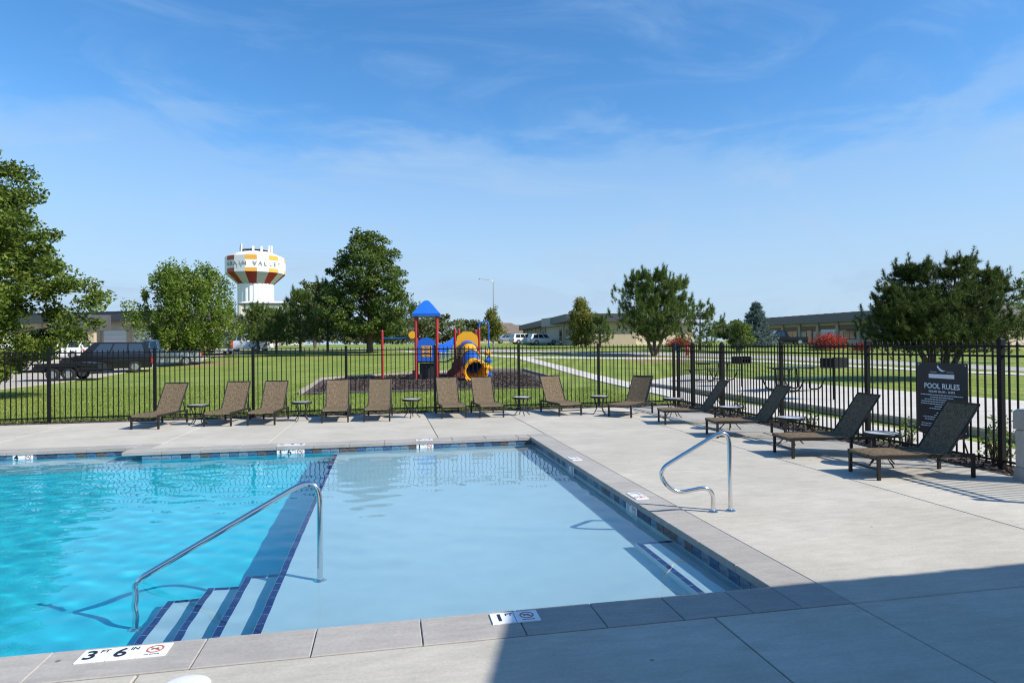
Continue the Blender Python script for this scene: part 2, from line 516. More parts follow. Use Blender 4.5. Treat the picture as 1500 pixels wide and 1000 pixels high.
m_lawn = grass_mat()
xs = sorted(set([-3000, -1500, -700, -400, -250, -160, -120] + [x * 2. for x in range(-45, 51)] + [DX0 + .1, DX1 - .1] + [120, 160, 250, 400, 700, 1500, 3000]))
ys = sorted(set([-600, -200, -80, -40, -20] + [DY0 + .1, DY1 - .1] + [y * 2. for y in range(-4, 71)] + [150, 170, 200, 260, 350, 500, 800, 1400, 3000]))
gv = [(x, y, tz(x, y) - .015) for y in ys for x in xs]
gf = []
nx = len(xs)
for j in range(len(ys) - 1):
    for i in range(nx - 1):
        cx, cy = (xs[i] + xs[i + 1]) / 2, (ys[j] + ys[j + 1]) / 2
        if DX0 < cx < DX1 and DY0 < cy < DY1: continue
        a = j * nx + i
        gf.append((a, a + 1, a + nx + 1, a + nx))
tag(MB().add(gv, gf).build('ground', m_lawn, smooth=True), kind='structure')


def ribbon(name, path, width, m, lift=.012, nxs=2, step=1.5, edge=.0, parent=None):
    """a strip of paving laid over the ground along a path"""
    pts = []
    for (a, b) in zip(path[:-1], path[1:]):
        a, b = Vector(a), Vector(b)
        n = max(1, int((b - a).length / step))
        for i in range(n): pts.append(a.lerp(b, i / n))
    pts.append(Vector(path[-1]))
    mb = MB(); v = []; f = []
    for i, p in enumerate(pts):
        d = (pts[min(i + 1, len(pts) - 1)] - pts[max(i - 1, 0)]).normalized()
        nrm = Vector((-d.y, d.x))
        w = width(i / (len(pts) - 1)) if callable(width) else width
        for k in range(nxs + 1):
            q = p + nrm * (k / nxs - .5) * w
            v.append((q.x, q.y, tz(q.x, q.y) + lift))
        for k in (0, nxs):
            q = p + nrm * (k / nxs - .5) * w
            v.append((q.x, q.y, tz(q.x, q.y) - .08))
    s = nxs + 3
    for i in range(len(pts) - 1):
        for k in range(nxs): f.append((i * s + k + 1, i * s + k, (i + 1) * s + k, (i + 1) * s + k + 1))
        f.append((i * s, i * s + nxs + 1, (i + 1) * s + nxs + 1, (i + 1) * s))
        f.append((i * s + nxs, (i + 1) * s + nxs, (i + 1) * s + nxs + 2, i * s + nxs + 2))
    return tag(mb.add(v, f).build(name, m, parent), kind=None if parent else 'structure')


# street that curves round the lawn, parking apron on the left, footpaths
ribbon('road', [(-70, 84), (-40, 82), (-20, 80), (-4, 76), (6, 66), (14, 58), (23, 52.5), (31, 46), (35.5, 37), (37, 28), (37.5, 15), (37.5, 0)], 4.6, m_road, .01, 3)
ribbon('roadside_pavement', [(1.5, 63), (6, 55.5), (10.5, 50.6), (16, 48.4), (22.0, 46.3), (27, 42), (30.2, 35), (31.2, 27), (31.5, 15), (31.5, 2)], 1.7, m_walk, .022, 1)
ribbon('parking_apron', [(-29.0, 22), (-29.3, 36), (-29.3, 50), (-27.5, 66), (-26, 76)], 25, m_drive, .015, 14)
fp = ribbon('footpath', [(8.55, 4.0), (9.2, 10.0), (9.25, 17.0), (9.6, 20.5), (10.6, 32), (10.9, 40), (10.6, 50.0)], 1.15, m_walk, .018, 1)

# picnic pad, a raised concrete slab cast in bays
pad = MB().prism([(10.5, 6.0), (16.2, 6.0), (15.9, 18.0), (15.0, 30.0), (10.5, 25.0)], 'z', -.15, .10)
pad_o = tag(pad.build('picnic_pad', m_walk), kind='structure')
for q in ([(10.42, 6.0), (16.28, 6.0), (16.1, 11.99), (10.42, 11.99)], [(10.42, 12.01), (16.1, 12.01), (15.97, 17.99), (10.42, 17.99)],
          [(10.42, 18.01), (15.97, 18.01), (15.5, 24.4), (10.42, 24.4)], [(10.42, 24.42), (15.5, 24.42), (15.08, 30.1), (14.9, 30.05), (10.42, 25.06)]):
    MB().prism(q, 'z', .1005, .155).build('pad_slab', m_walk, pad_o)
# bare soil under two of the trees
m_soil = mat('bare_soil', (.28, .17, .085), .95, col2=(.22, .20, .07), scale=2.2, detail=8, coord='Object')
for nm, cx_, cy_, rx_, ry_ in (('bare_soil', -13.6, 52.6, 2.2, 2.0), ('bare_soil', 20.8, 46.0, 3.2, 3.2)):
    sv = [(cx_, cy_, tz(cx_, cy_) + .012)]
    for k in range(40):
        a = 2 * PI * k / 40; q_ = 1 + .14 * math.sin(3 * a + cx_) + .09 * math.sin(7 * a)
        for t in (.5, 1.):
            x_, y_ = cx_ + rx_ * q_ * t * math.cos(a), cy_ + ry_ * q_ * t * math.sin(a)
            sv.append((x_, y_, tz(x_, y_) + (.012 if t < 1 else -.012)))
    sf = []
    for k in range(40):
        q_ = (k + 1) % 40
        sf += [(0, 1 + 2 * k, 1 + 2 * q_), (1 + 2 * k, 2 + 2 * k, 2 + 2 * q_, 1 + 2 * q_)]
    tag(MB().add(sv, sf).build(nm, m_soil, smooth=True), kind='structure')

# ================================================================== pool deck, cast in slabs
deck = MB().add([(DX0, DY0, -.03), (PX0 - CW, DY0, -.03), (PX0 - CW, DY1, -.03), (DX0, DY1, -.03)], [(0, 1, 2, 3)])
deck.add([(PX0 - CW, DY0, -.03), (DX1, DY0, -.03), (DX1, PY0 - .1, -.03), (PX0 - CW, PY0 - .1, -.03)], [(0, 1, 2, 3)])
deck.add([(PX1 + .1, PY0 - .1, -.03), (DX1, PY0 - .1, -.03), (DX1, PY1 + .1, -.03), (PX1 + .1, PY1 + .1, -.03)], [(0, 1, 2, 3)])
NX_, NY_ = -4.02, 12.24                               # where the far wall steps back
deck.add([(NX_ + .1, PY1 + .1, -.03), (DX1, PY1 + .1, -.03), (DX1, DY1, -.03), (NX_ + .1, DY1, -.03)], [(0, 1, 2, 3)])
deck.add([(PX0 - CW, NY_ + .1, -.03), (NX_ + .1, NY_ + .1, -.03), (NX_ + .1, DY1, -.03), (PX0 - CW, DY1, -.03)], [(0, 1, 2, 3)])
deck_o = tag(deck.build('pool_deck', m_joint), kind='structure')


def slab(x0, x1, y0, y1, g=.005):
    MB().bbox(x0 + g, x1 - g, y0 + g, y1 - g, -.12, 0., .006).build('deck_slab', m_deck, deck_o)


OX, OY0, OY1, OYn = PX1 + CW, PY0 - CW, PY1 + CW, NY_ + CW
for a, b in ((-13.6, -8.0), (-8.0, -4.65), (-4.65, -1.30), (-1.30, 2.0), (2.0, OX)):           # near side
    for c, d in ((DY0, -2.0), (-2.0, .85), (.85, OY0)): slab(a, b, c, d)
for a, b in ((OX, 5.66), (5.66, DX1)):                                                          # right side
    for c, d in ((DY0, -2.0), (-2.0, .85), (.85, OY0), (OY0, 8.0), (8.0, OY1), (OY1, DY1)): slab(a, b, c, d)
for a, b in ((NX_ + CW - .3, -2.1), (-2.1, .93), (.93, OX)): slab(a, b, OY1, DY1)                # far side
for a, b in ((DX0, -10.2), (-10.2, -7.1), (-7.1, NX_ + CW - .3)): slab(a, b, OYn, DY1)

# ================================================================== swimming pool
pool = empty('swimming_pool', (PX1, PY0, 0), label='rectangular swimming pool with pale shallow shelf and turquoise deep end', cat='pool')
pool_inv = Matrix.Translation((-PX1, -PY0, 0))


def pool_part(mb, name, m, parent=None, smooth=False, recv=True):
    o = mb.build(name, m, parent or pool, smooth)
    if parent is None: o.matrix_parent_inverse = pool_inv
    o.cycles.is_caustics_receiver = recv
    return o


WZ = -.125                                            # water level
SHZ, DPZ, SX = WZ - .30, WZ - 1.02, -.92              # shelf floor, deep floor, shelf edge
sh = MB()
# deep end: floor, far walls, near wall; mi 1 = plaster with the deep-water tint painted in
def quad(mb, a, b, c, d, mi=0): mb.add([a, b, c, d], [(0, 1, 2, 3)], mi)
quad(sh, (PX0, PY0, DPZ), (SX, PY0, DPZ), (SX, PY1, DPZ), (PX0, PY1, DPZ), 1)
quad(sh, (PX0, PY1, DPZ), (NX_, PY1, DPZ), (NX_, NY_, DPZ), (PX0, NY_, DPZ), 1)
quad(sh, (SX, PY0, SHZ), (PX1, PY0, SHZ), (PX1, PY1, SHZ), (SX, PY1, SHZ), 0)
quad(sh, (SX, PY0, DPZ), (SX, PY0, SHZ), (SX, PY1, SHZ), (SX, PY1, DPZ), 1)
quad(sh, (NX_, PY1, DPZ), (SX, PY1, DPZ), (SX, PY1, 0), (NX_, PY1, 0), 1)
quad(sh, (SX, PY1, SHZ), (PX1, PY1, SHZ), (PX1, PY1, 0), (SX, PY1, 0), 0)
quad(sh, (NX_, PY1, DPZ), (NX_, NY_, DPZ), (NX_, NY_, 0), (NX_, PY1, 0), 1)
quad(sh, (PX0, NY_, DPZ), (NX_, NY_, DPZ), (NX_, NY_, 0), (PX0, NY_, 0), 1)
quad(sh, (PX0, PY0, DPZ), (SX, PY0, DPZ), (SX, PY0, 0), (PX0, PY0, 0), 1)
quad(sh, (SX, PY0, SHZ), (PX1, PY0, SHZ), (PX1, PY0, 0), (SX, PY0, 0), 0)
quad(sh, (PX1, PY0, SHZ), (PX1, PY1, SHZ), (PX1, PY1, 0), (PX1, PY0, 0), 0)
quad(sh, (PX0, PY0, DPZ), (PX0, NY_, DPZ), (PX0, NY_, 0), (PX0, PY0, 0), 1)
pool_part(sh, 'pool_shell', [m_plast, m_plast2])
# recess bench on the far left wall
pool_part(MB().box(PX0, NX_, PY1 + .05, NY_, DPZ, WZ - .28), 'bench', m_plast)
# steps down from the shelf, at the near end
SY = 5.95
steps = []
for i in range(3):
    x1 = SX - .305 * i
    zt = SHZ - .18 * (i + 1)
    steps.append((x1 - .305, x1, zt))
    st = pool_part(MB().box(x1 - .305, x1, PY0, SY - .03 * i, DPZ, zt), 'step', [m_plast])
# entry ledge by the grab rail
LX, LY, LZ = 2.29, 5.72, WZ - .13
pool_part(MB().box(LX, PX1, PY0, LY, SHZ, LZ), 'entry_ledge', m_plast)

# navy trim tiles on every edge under water
tr = random.Random(3)
trim_mesh = MB().bbox(-.0735, .0735, -.024, .024, 0, .006, .002).mesh('edge_tile', m_navy)


def trim(a, b, z, w=.05):
    a, b = Vector(a), Vector(b)
    n = max(1, round((b - a).length / .153)); d = (b - a) / n
    for i in range(n):
        p = a + d * (i + .5)
        o = link('edge_tile', trim_mesh, pool, (p.x - PX1, p.y - PY0, z), math.atan2(d.y, d.x))
        o.scale = (d.length / .153, w / .05, 1)
        o.cycles.is_caustics_receiver = True


trim((SX + .03, PY0), (SX + .03, PY1), SHZ, .055)
for i, (a, b, z) in enumerate(steps):
    trim((a + .03, PY0), (a + .03, SY - .03 * i), z, .055)
    trim((a + .06, SY - .03 * i - .025), (b, SY - .03 * i - .025), z)
trim((LX + .03, PY0), (LX + .03, LY), LZ, .055)
trim((LX + .06, LY - .025), (PX1, LY - .025), LZ)

# waterline tiles, slate look: blues and browns
slate = []
for i, (c, v) in enumerate((((.06, .12, .20), .4), ((.10, .19, .28), .4), ((.035, .06, .11), .5), ((.11, .085, .075), .5), ((.15, .20, .25), .35), ((.05, .10, .19), .5))):
    slate.append(mat('slate_tile_%d' % i, c, .35, var=v, scale=24, bump=.25))
tile_meshes = [MB().bbox(-.0735, .0735, -.0735, .0735, 0, .010, .003).mesh('waterline_tile', m) for m in slate]


def waterline(a, b, face):
    """face: direction the tile front looks"""
    a, b = Vector(a), Vector(b)
    n = round((b - a).length / .152); d = (b - a) / n
    for i in range(n):
        p = a + d * (i + .5)
        o = link('waterline_tile', tr.choice(tile_meshes), pool)
        o.location = (p.x - PX1, p.y - PY0, -.125)
        o.rotation_euler = (R(90), 0, face)
        o.scale = (d.length / .152, 1, 1)


waterline((NX_, PY1), (PX1, PY1), 0)
waterline((PX0, NY_), (NX_, NY_), 0)
waterline((PX1, PY1), (PX1, PY0), R(-90))
pool_part(MB().box(NX_ - .01, PX1 + .0, PY1 - .002, PY1 + .01, -.21, -.045).box(PX0, NX_, NY_ - .002, NY_ + .01, -.21, -.045)
          .box(PX1 - .002, PX1 + .01, PY0, PY1, -.21, -.045), 'grout_bed', m_grout)

# coping stones
def coping(x0, x1, y0, y1):
    pool_part(MB().bbox(x0 + .0025, x1 - .0025, y0 + .002, y1 - .002, -.055, .004, .005), 'coping_stone', m_cope, recv=False)


def coping_run(a, b, lo, hi, axis, n0=.61, off=0.):
    p = a
    first = True
    while p < b - .05:
        q = min(b, p + (off if (first and off) else n0)); first = False
        if b - q < .12: q = b
        if axis == 'x': coping(p, q, lo, hi)
        else: coping(lo, hi, p, q)
        p = q


OV = .03
# near edge: joints where the photo shows them
jx = [-13., -12.2, -11.6, -11., -10.4, -9.8, -9.2, -8.6, -8.0, -7.4, -6.8, -6.2, -5.6, -5., -4.4, -3.8, -3.2, -2.55, -1.86, -1.05, -.43, .19, .80, 1.30, 1.80, 2.27, PX1 - OV]
for a, b in zip(jx[:-1], jx[1:]): coping(a, b, OY0, PY0 + OV)
coping(PX1 - OV, OX, OY0, PY0 + OV)
coping_run(PY0 + OV, PY1 - OV, PX1 - OV, OX, 'y', .61, .45)
coping(PX1 - OV, OX, PY1 - OV, OY1)
coping_run(NX_ - .3, PX1 - OV, PY1 - OV, OY1, 'x')
coping_run(NX_ - .3 + .004, NX_ + CW - .3, OY1 + .004, NY_ + CW, 'x')
coping_run(PX0, NX_ - .3, NY_ - OV, NY_ + CW, 'x')

# depth markers: white tiles set in the coping and in the waterline band
def marker(chars, loc, rot, nodive=True, s=.150):
    """chars: list of (big, small) tile texts; runs along local +x, face +z"""
    root_loc = Vector(loc); Rm = rot.to_4x4(); Tm = Matrix.Translation(root_loc) @ Rm
    tiles = list(chars) + ([None] if nodive else [])
    for i, c in enumerate(tiles):
        x = (i - (len(tiles) - 1) / 2) * (s + .004)
        t = MB().bbox(-s / 2, s / 2, -s / 2, s / 2, -.004, .004, .002).build('depth_marker', m_white, pool)
        t.matrix_parent_inverse = pool_inv
        t.matrix_basis = Tm @ Matrix.Translation((x, 0, 0))
        if c:
            big = link('digit', text_mesh(c[0], s * .92, m_ink, .0012, .003), t, (-s * .14, -s * .02, .0045))
            if c[1]:
                link('unit_lettering', text_mesh(c[1], s * .30, m_ink, .0012, .0008), t, (s * .28, s * .24, .0045))
        else:
            mb = MB(); n = 28; v = []; f = []
            for k in range(n):
                a = 2 * PI * k / n
                for r_ in (s * .24, s * .305): v.append((r_ * math.cos(a), r_ * math.sin(a) + s * .06, .0052))
            for k in range(n):
                q = (k + 1) % n; f.append((2 * k, 2 * k + 1, 2 * q + 1, 2 * q))
            mb.add(v, f); a = R(-35); L = s * .25
            mb.bar((-L * math.cos(a), -L * math.sin(a) + s * .06, .0051), (L * math.cos(a), L * math.sin(a) + s * .06, .0051), s * .06, .001)
            mb.build('prohibition_ring', m_redink, t)
            d = MB()
            d.bar((-s * .13, s * .02, .0047), (s * .02, s * .12, .0047), s * .05, .001).bar((s * .02, s * .12, .0047), (s * .13, s * .02, .0047), s * .04, .001)
            d.bar((-s * .02, s * .06, .0047), (s * .10, s * .16, .0047), s * .03, .001)
            d.build('diver_figure', m_ink, t)
            link('caption_lettering', text_mesh('NO DIVING', s * .10, m_ink, .001), t, (0, -s * .37, .0045))


flat = Matrix.Identity(3)
marker([('3', 'FT'), ('6', 'IN')], (-1.455, 3.957, .0085), flat)
marker([('1', 'FT')], (.775, 3.95, .0085), flat)
flat_r = Matrix.Rotation(R(90), 3, 'Z')
for y in (6.8, 9.25): marker([('1', 'FT')], (PX1 + .10, y, .0085), Matrix.Rotation(R(-90), 3, 'Z'))
flip = Matrix.Rotation(R(180), 3, 'Z')
for x in (.66, -1.66): marker([('1', 'FT')] if x > 0 else [('3', 'FT'), ('6', 'IN')], (x, PY1 + .12, .0085), flip)
upr = Matrix.Rotation(R(90), 3, 'X')
marker([('1', 'FT')], (.665, PY1 - .016, -.10), upr)
marker([('3', 'FT'), ('6', 'IN')], (-1.65, PY1 - .016, -.10), upr)
marker([('4', 'FT')], (-6.05, NY_ - .016, -.10), upr)
upr_r = Matrix.Rotation(R(-90), 3, 'Z') @ upr
for y in (6.68, 9.05): marker([('1', 'FT')], (PX1 - .016, y, -.10), upr_r)

# water: calm over the shelf, rippled in the deep end
wx = np.linspace(PX0, PX1, 420); wy = np.linspace(PY0, NY_, 210)
WXg, WYg = np.meshgrid(wx, wy)
rng = np.random.default_rng(5)
wz = np.zeros_like(WXg)
for k in range(34):
    lam = rng.uniform(.14, .5); an = rng.normal(R(75), .6); ph = rng.uniform(0, 6.28)
    kk = 2 * PI / lam
    wz += .00125 * lam ** 1.25 * np.sin(kk * (WXg * math.cos(an) + WYg * math.sin(an)) + ph + .6 * np.sin(WXg * 1.3 + k) + .5 * np.sin(WYg * 1.7 + k * 2))
amp = .36 + .62 * (1 - sst(-4.5, .5, WXg))
wz = WZ + wz * amp
wv = np.stack([WXg.ravel(), WYg.ravel(), wz.ravel()], 1).tolist()
wf = []
nw = len(wx)
for j in range(len(wy) - 1):
    for i in range(nw - 1):
        if wx[i] > NX_ and wy[j] > PY1: continue
        a = j * nw + i
        wf.append((a, a + 1, a + nw + 1, a + nw))
m_water = bpy.data.materials.new('pool_water'); m_water.use_nodes = True
b = m_water.node_tree.nodes['Principled BSDF']
b.inputs['Base Color'].default_value = (.97, 1, 1, 1)
b.inputs['Transmission Weight'].default_value = 1; b.inputs['IOR'].default_value = 1.333; b.inputs['Roughness'].default_value = 0.
wo = tag(MB().add(wv, wf).build('water', m_water), kind='structure')
wo.data.polygons.foreach_set('use_smooth', [True] * len(wo.data.polygons))
wo.cycles.is_caustics_caster = True

# skimmer lid set in the near deck
sk = empty('skimmer_lid', (-1.02, 3.5, 0), label='round white skimmer lid set in the deck by the near coping', cat='lid')
m_lid = mat('white_plastic', (.72, .72, .69), .45, var=.06, scale=20)
MB().lathe([(.125, -.02), (.125, .006), (.118, .010), (.0, .010)], 36).build('rim', m_lid, sk, True)
MB().lathe([(.105, .0), (.105, .0125), (.10, .0135), (0, .014)], 36).build('cover', m_lid, sk, True)


def smooth_path(pts, n=5):
    """rounds the corners of a polyline"""
    P = [Vector(p) for p in pts]; out = []
    for i in range(len(P) - 1):
        p0, p1, p2, p3 = P[max(i - 1, 0)], P[i], P[i + 1], P[min(i + 2, len(P) - 1)]
        for k in range(n):
            t = k / n
            out.append(.5 * ((2 * p1) + (-p0 + p2) * t + (2 * p0 - 5 * p1 + 4 * p2 - p3) * t * t + (-p0 + 3 * p1 - 3 * p2 + p3) * t ** 3))
    out.append(P[-1])
    return out


def arc_path(pts, rad, n=7):
    """polyline with circular-like fillets"""
    P = [Vector(p) for p in pts]; out = [P[0]]
    for i in range(1, len(P) - 1):
        r_ = rad[i - 1]
        a = (P[i - 1] - P[i]).normalized(); c = (P[i + 1] - P[i]).normalized()
        A, C = P[i] + a * r_, P[i] + c * r_
        for k in range(n + 1):
            t = k / n
            out.append(A.lerp(P[i], t).lerp(P[i].lerp(C, t), t))
    out.append(P[-1])
    return out


# grab rail on the right-hand deck
gr = empty('grab_rail', (3.33, 6.0, 0), R(-2), 'bent stainless steel grab rail standing on the deck beside the shallow shelf', 'hand rail')
gp = arc_path([(.10, 0, 0), (.095, 0, .86), (-.70, 0, .43), (-.50, 0, .205), (-.085, 0, .265), (-.09, 0, 0)], [.20, .17, .13, .15], 9)
MB().tube(gp, .0215, 14).build('rail', m_steel, gr, True)
for x in (.10, -.09):
    MB().lathe([(.052, 0), (.052, .006), (.035, .018), (.024, .022)], 20, (x, 0, 0)).build('flange', m_steel, gr, True)
# stair rail standing in the water
RY = 5.56
sr = empty('stair_rail', (-.56, RY, SHZ), 0, 'sloping stainless steel stair rail standing in the water by the steps', 'hand rail')
dz = SHZ
sp = arc_path([(0, 0, 0), (0, 0, .66 - dz), (-1.41, 0, -.125 - dz), (-1.41, 0, DPZ - dz)], [.24, .10], 10)
ro = MB().tube(sp, .0225, 14).build('rail', m_steel, sr, True); ro.cycles.is_caustics_receiver = True
for x, z in ((0, 0), (-1.41, DPZ - dz)):
    fo = MB().lathe([(.055, 0), (.055, .006), (.036, .018), (.025, .022)], 20, (x, 0, z)).build('flange', m_steel, sr, True)
    fo.cycles.is_caustics_receiver = True

# ================================================================== fences
pk = MB()
w_ = .0095
pk.add([(-w_, -w_, .06), (w_, -w_, .06), (w_, w_, .06), (-w_, w_, .06), (-w_, -w_, 1.685), (w_, -w_, 1.685), (w_, w_, 1.685), (-w_, w_, 1.685), (0, 0, 1.72)],
       [(0, 3, 2, 1), (0, 1, 5, 4), (1, 2, 6, 5), (2, 3, 7, 6), (3, 0, 4, 7), (4, 5, 8), (5, 6, 8), (6, 7, 8), (7, 4, 8)])
picket_me = pk.mesh('picket', m_black)
pw = .032
post_me = MB().box(-pw, pw, -pw, pw, -.03, 1.72).add([(-pw - .006, -pw - .006, 1.7205), (pw + .006, -pw - .006, 1.7205), (pw + .006, pw + .006, 1.7205), (-pw - .006, pw + .006, 1.7205), (0, 0, 1.755)],
                                                     [(0, 3, 2, 1), (0, 1, 4), (1, 2, 4), (2, 3, 4), (3, 0, 4)]).mesh('post', m_black)


def fence(name, a, b, posts, label, pitch=.114):
    """posts: distances along a-b"""
    a, b = Vector(a), Vector(b)
    d = (b - a).normalized(); rz = math.atan2(d.y, d.x)
    root = empty(name, (a.x, a.y, 0), rz, label, 'fence')
    for p in posts: link('post', post_me, root, (p, 0, 0))
    for p, q in zip(posts[:-1], posts[1:]):
        for z in (1.635, 1.505, .11):
            MB().box(p + pw, q - pw, -.017, .017, z - .014, z + .014).build('rail', m_black, root)
        n = max(1, round((q - p) / pitch))
        for i in range(1, n):
            link('picket', picket_me, root, (p + (q - p) * i / n, 0, 0))
    return root


bx = [-12.4, -10.1, -7.81, -5.52, -3.27, -1.02, 1.24, 3.49, 5.74, 7.97]
fence('back_fence', (bx[0], FENCE_Y), (8, FENCE_Y), [x - bx[0] for x in bx], 'long black metal picket fence behind the row of loungers')
ry = [16.87, 15.88, 14.36, 11.96, 9.54, 7.12, 4.7]
fence('side_fence', (FENCE_X + .03, 16.87 - .07), (FENCE_X + .03, 4.7), [16.80 - y if i else .05 for i, y in enumerate(ry)], 'black metal picket fence along the right side of the pool deck')

# mulch strips below the fences
m_mulch = mat('mulch', (.035, .026, .022), .95, col2=(.10, .075, .062), scale=38, bump=.9, detail=6)
ms = MB()
ms.add([(DX0, DY1 - .02, -.008), (8.42, DY1 - .02, -.008), (8.42, 17.12, -.004), (DX0, 17.12, -.004)], [(0, 1, 2, 3)])
ms.add([(DX1 - .02, 3.0, -.008), (8.42, 3.0, -.008), (8.42, DY1 - .02, -.008), (DX1 - .02, DY1 - .02, -.008)], [(0, 1, 2, 3)])
tag(ms.build('mulch_strip', m_mulch), kind='structure')


def chips(name, areas, n, s, m, seed, zf=None):
    rg = np.random.default_rng(seed)
    V = []
    tot = sum((a[1] - a[0]) * (a[3] - a[2]) for a in areas)
    for (x0, x1, y0, y1) in areas:
        k = int(n * (x1 - x0) * (y1 - y0) / tot)
        c = np.stack([rg.uniform(x0, x1, k), rg.uniform(y0, y1, k), rg.uniform(.0, .02, k)], 1)
        if zf is not None: c[:, 2] += zf(c[:, 0], c[:, 1])
        u = rg.normal(size=(k, 3)); u[:, 2] *= .45; u /= np.linalg.norm(u, axis=1)[:, None]
        w = np.cross(u, rg.normal(size=(k, 3)) * [.4, .4, 1]); w /= np.linalg.norm(w, axis=1)[:, None] + 1e-9
        L = rg.uniform(.6, 1.4, (k, 1)) * s; W = L * rg.uniform(.25, .5, (k, 1))
        V.append(np.stack([c - u * L - w * W, c + u * L - w * W * .7, c + u * L * .8 + w * W, c - u * L * .9 + w * W * .8], 1).reshape(-1, 3))
    return tag(link(name, fast_mesh(name, np.concatenate(V), False, m, 4)), kind='stuff')


m_chip = mat('bark_chip', (.07, .05, .04), .95, island=.6)
chips('mulch_chips', [(DX0, 8.4, DY1, 17.12), (DX1, 8.4, 4.7, DY1)], 5200, .028, m_chip, 2)

# ================================================================== loungers
def sling_mat():
    m = bpy.data.materials.new('sling_weave'); m.use_nodes = True
    t = m.node_tree; p = t.nodes['Principled BSDF']; p.inputs['Roughness'].default_value = .9; p.inputs['Specular IOR Level'].default_value = .06
    co = t.nodes.new('ShaderNodeTexCoord')
    n = t.nodes.new('ShaderNodeTexNoise'); n.inputs['Scale'].default_value = 55; n.inputs['Detail'].default_value = 3; n.inputs['Roughness'].default_value = .7
    k = t.nodes.new('ShaderNodeMapping'); k.inputs['Scale'].default_value = (.45, 1.6, .45)
    t.links.new(co.outputs['Object'], k.inputs[0]); t.links.new(k.outputs[0], n.inputs['Vector'])
    r = t.nodes.new('ShaderNodeValToRGB'); r.color_ramp.elements[0].position = .36; r.color_ramp.elements[1].position = .64
    r.color_ramp.elements[0].color = (.068, .049, .031, 1); r.color_ramp.elements[1].color = (.228, .174, .112, 1)
    t.links.new(n.outputs['Fac'], r.inputs[0]); t.links.new(r.outputs[0], p.inputs['Base Color'])
    bp = t.nodes.new('ShaderNodeBump'); bp.inputs['Strength'].default_value = .3; bp.inputs['Distance'].default_value = .003
    t.links.new(n.outputs['Fac'], bp.inputs['Height']); t.links.new(bp.outputs[0], p.inputs['Normal'])
    return m


m_sling = sling_mat()


def strip(prof, hw, th=.008, sag=.008):
    """woven band: profile in x-z, half width hw"""
    mb = MB(); v = []; f = []
    ny = 5
    P = [Vector((x, 0, z)) for x, z in prof]
    for i, p in enumerate(P):
        d = (P[min(i + 1, len(P) - 1)] - P[max(i - 1, 0)]).normalized(); n = Vector((-d.z, 0, d.x))
        for s in (0, -th):
            for k in range(ny):
                y = (k / (ny - 1) * 2 - 1)
                q = p + n * (s - sag * (1 - y * y)); v.append((q.x, y * hw, q.z))
    m = 2 * ny
    for i in range(len(P) - 1):
        for k in range(ny - 1):
            f.append((i * m + k, (i + 1) * m + k, (i + 1) * m + k + 1, i * m + k + 1))
            f.append((i * m + ny + k + 1, (i + 1) * m + ny + k + 1, (i + 1) * m + ny + k, i * m + ny + k))
        for k, s in ((0, 1), (ny - 1, -1)):
            q = (i * m + k, i * m + ny + k, (i + 1) * m + ny + k, (i + 1) * m + k)
            f.append(q if s > 0 else q[::-1])
    e = len(P) - 1
    for k in range(ny - 1):
        f.append((k, k + 1, ny + k + 1, ny + k)); f.append((e * m + k + 1, e * m + k, e * m + ny + k, e * m + ny + k + 1))
    return mb.add(v, f)


def make_lounger():
    root = empty('lounger')
    HW = .285
    strip([(-.035, .262), (-.02, .292), (.03, .305), (.25, .306), (.5, .298), (.7, .292), (.86, .292), (.93, .298)], HW - .012).build('seat_sling', m_sling, root, True)
    bt = strip([(.915, .285), (.95, .318), (1.0, .385), (1.09, .515), (1.18, .645), (1.27, .775), (1.345, .885), (1.372, .915)], HW - .02)
    bo = bt.build('back_sling', m_sling, root, True)
    for s in (-1, 1):
        MB().bar((-.03, s * HW, .278), (1.27, s * HW, .278), .028, .042).build('side_rail', m_frame, root)
        MB().tube([(.90, s * (HW - .02), .27), (.95, s * (HW - .02), .312), (1.18, s * (HW - .02), .638), (1.36, s * (HW - .02), .90)], .014, 8).build('back_rail', m_frame, root, True)
        MB().bar((0, s * HW, 0), (0, s * HW, .258), .036, .036).build('leg', m_frame, root)
        MB().bar((1.25, s * HW, 0), (1.25, s * HW, .258), .036, .036).build('leg', m_frame, root)
        MB().bar((1.13, s * (HW - .04), .545), (1.22, s * (HW - .04), .28), .014, .014).build('back_strut', m_frame, root)
    MB().bar((1.365, -HW + .02, .905), (1.365, HW - .02, .905), .022, .022).build('head_bar', m_frame, root)
    for x in (0, 1.25):
        MB().bar((x, -HW + .018, .125), (x, HW - .018, .125), .022, .022).build('stretcher', m_frame, root)
    # curved brace under the foot end
    MB().tube(arc_path([(.0, -HW + .02, .25), (.06, -HW * .5, .225), (.06, HW * .5, .225), (.0, HW - .02, .25)], [.06, .06], 4), .009, 6).build('foot_brace', m_frame, root, True)
    return root


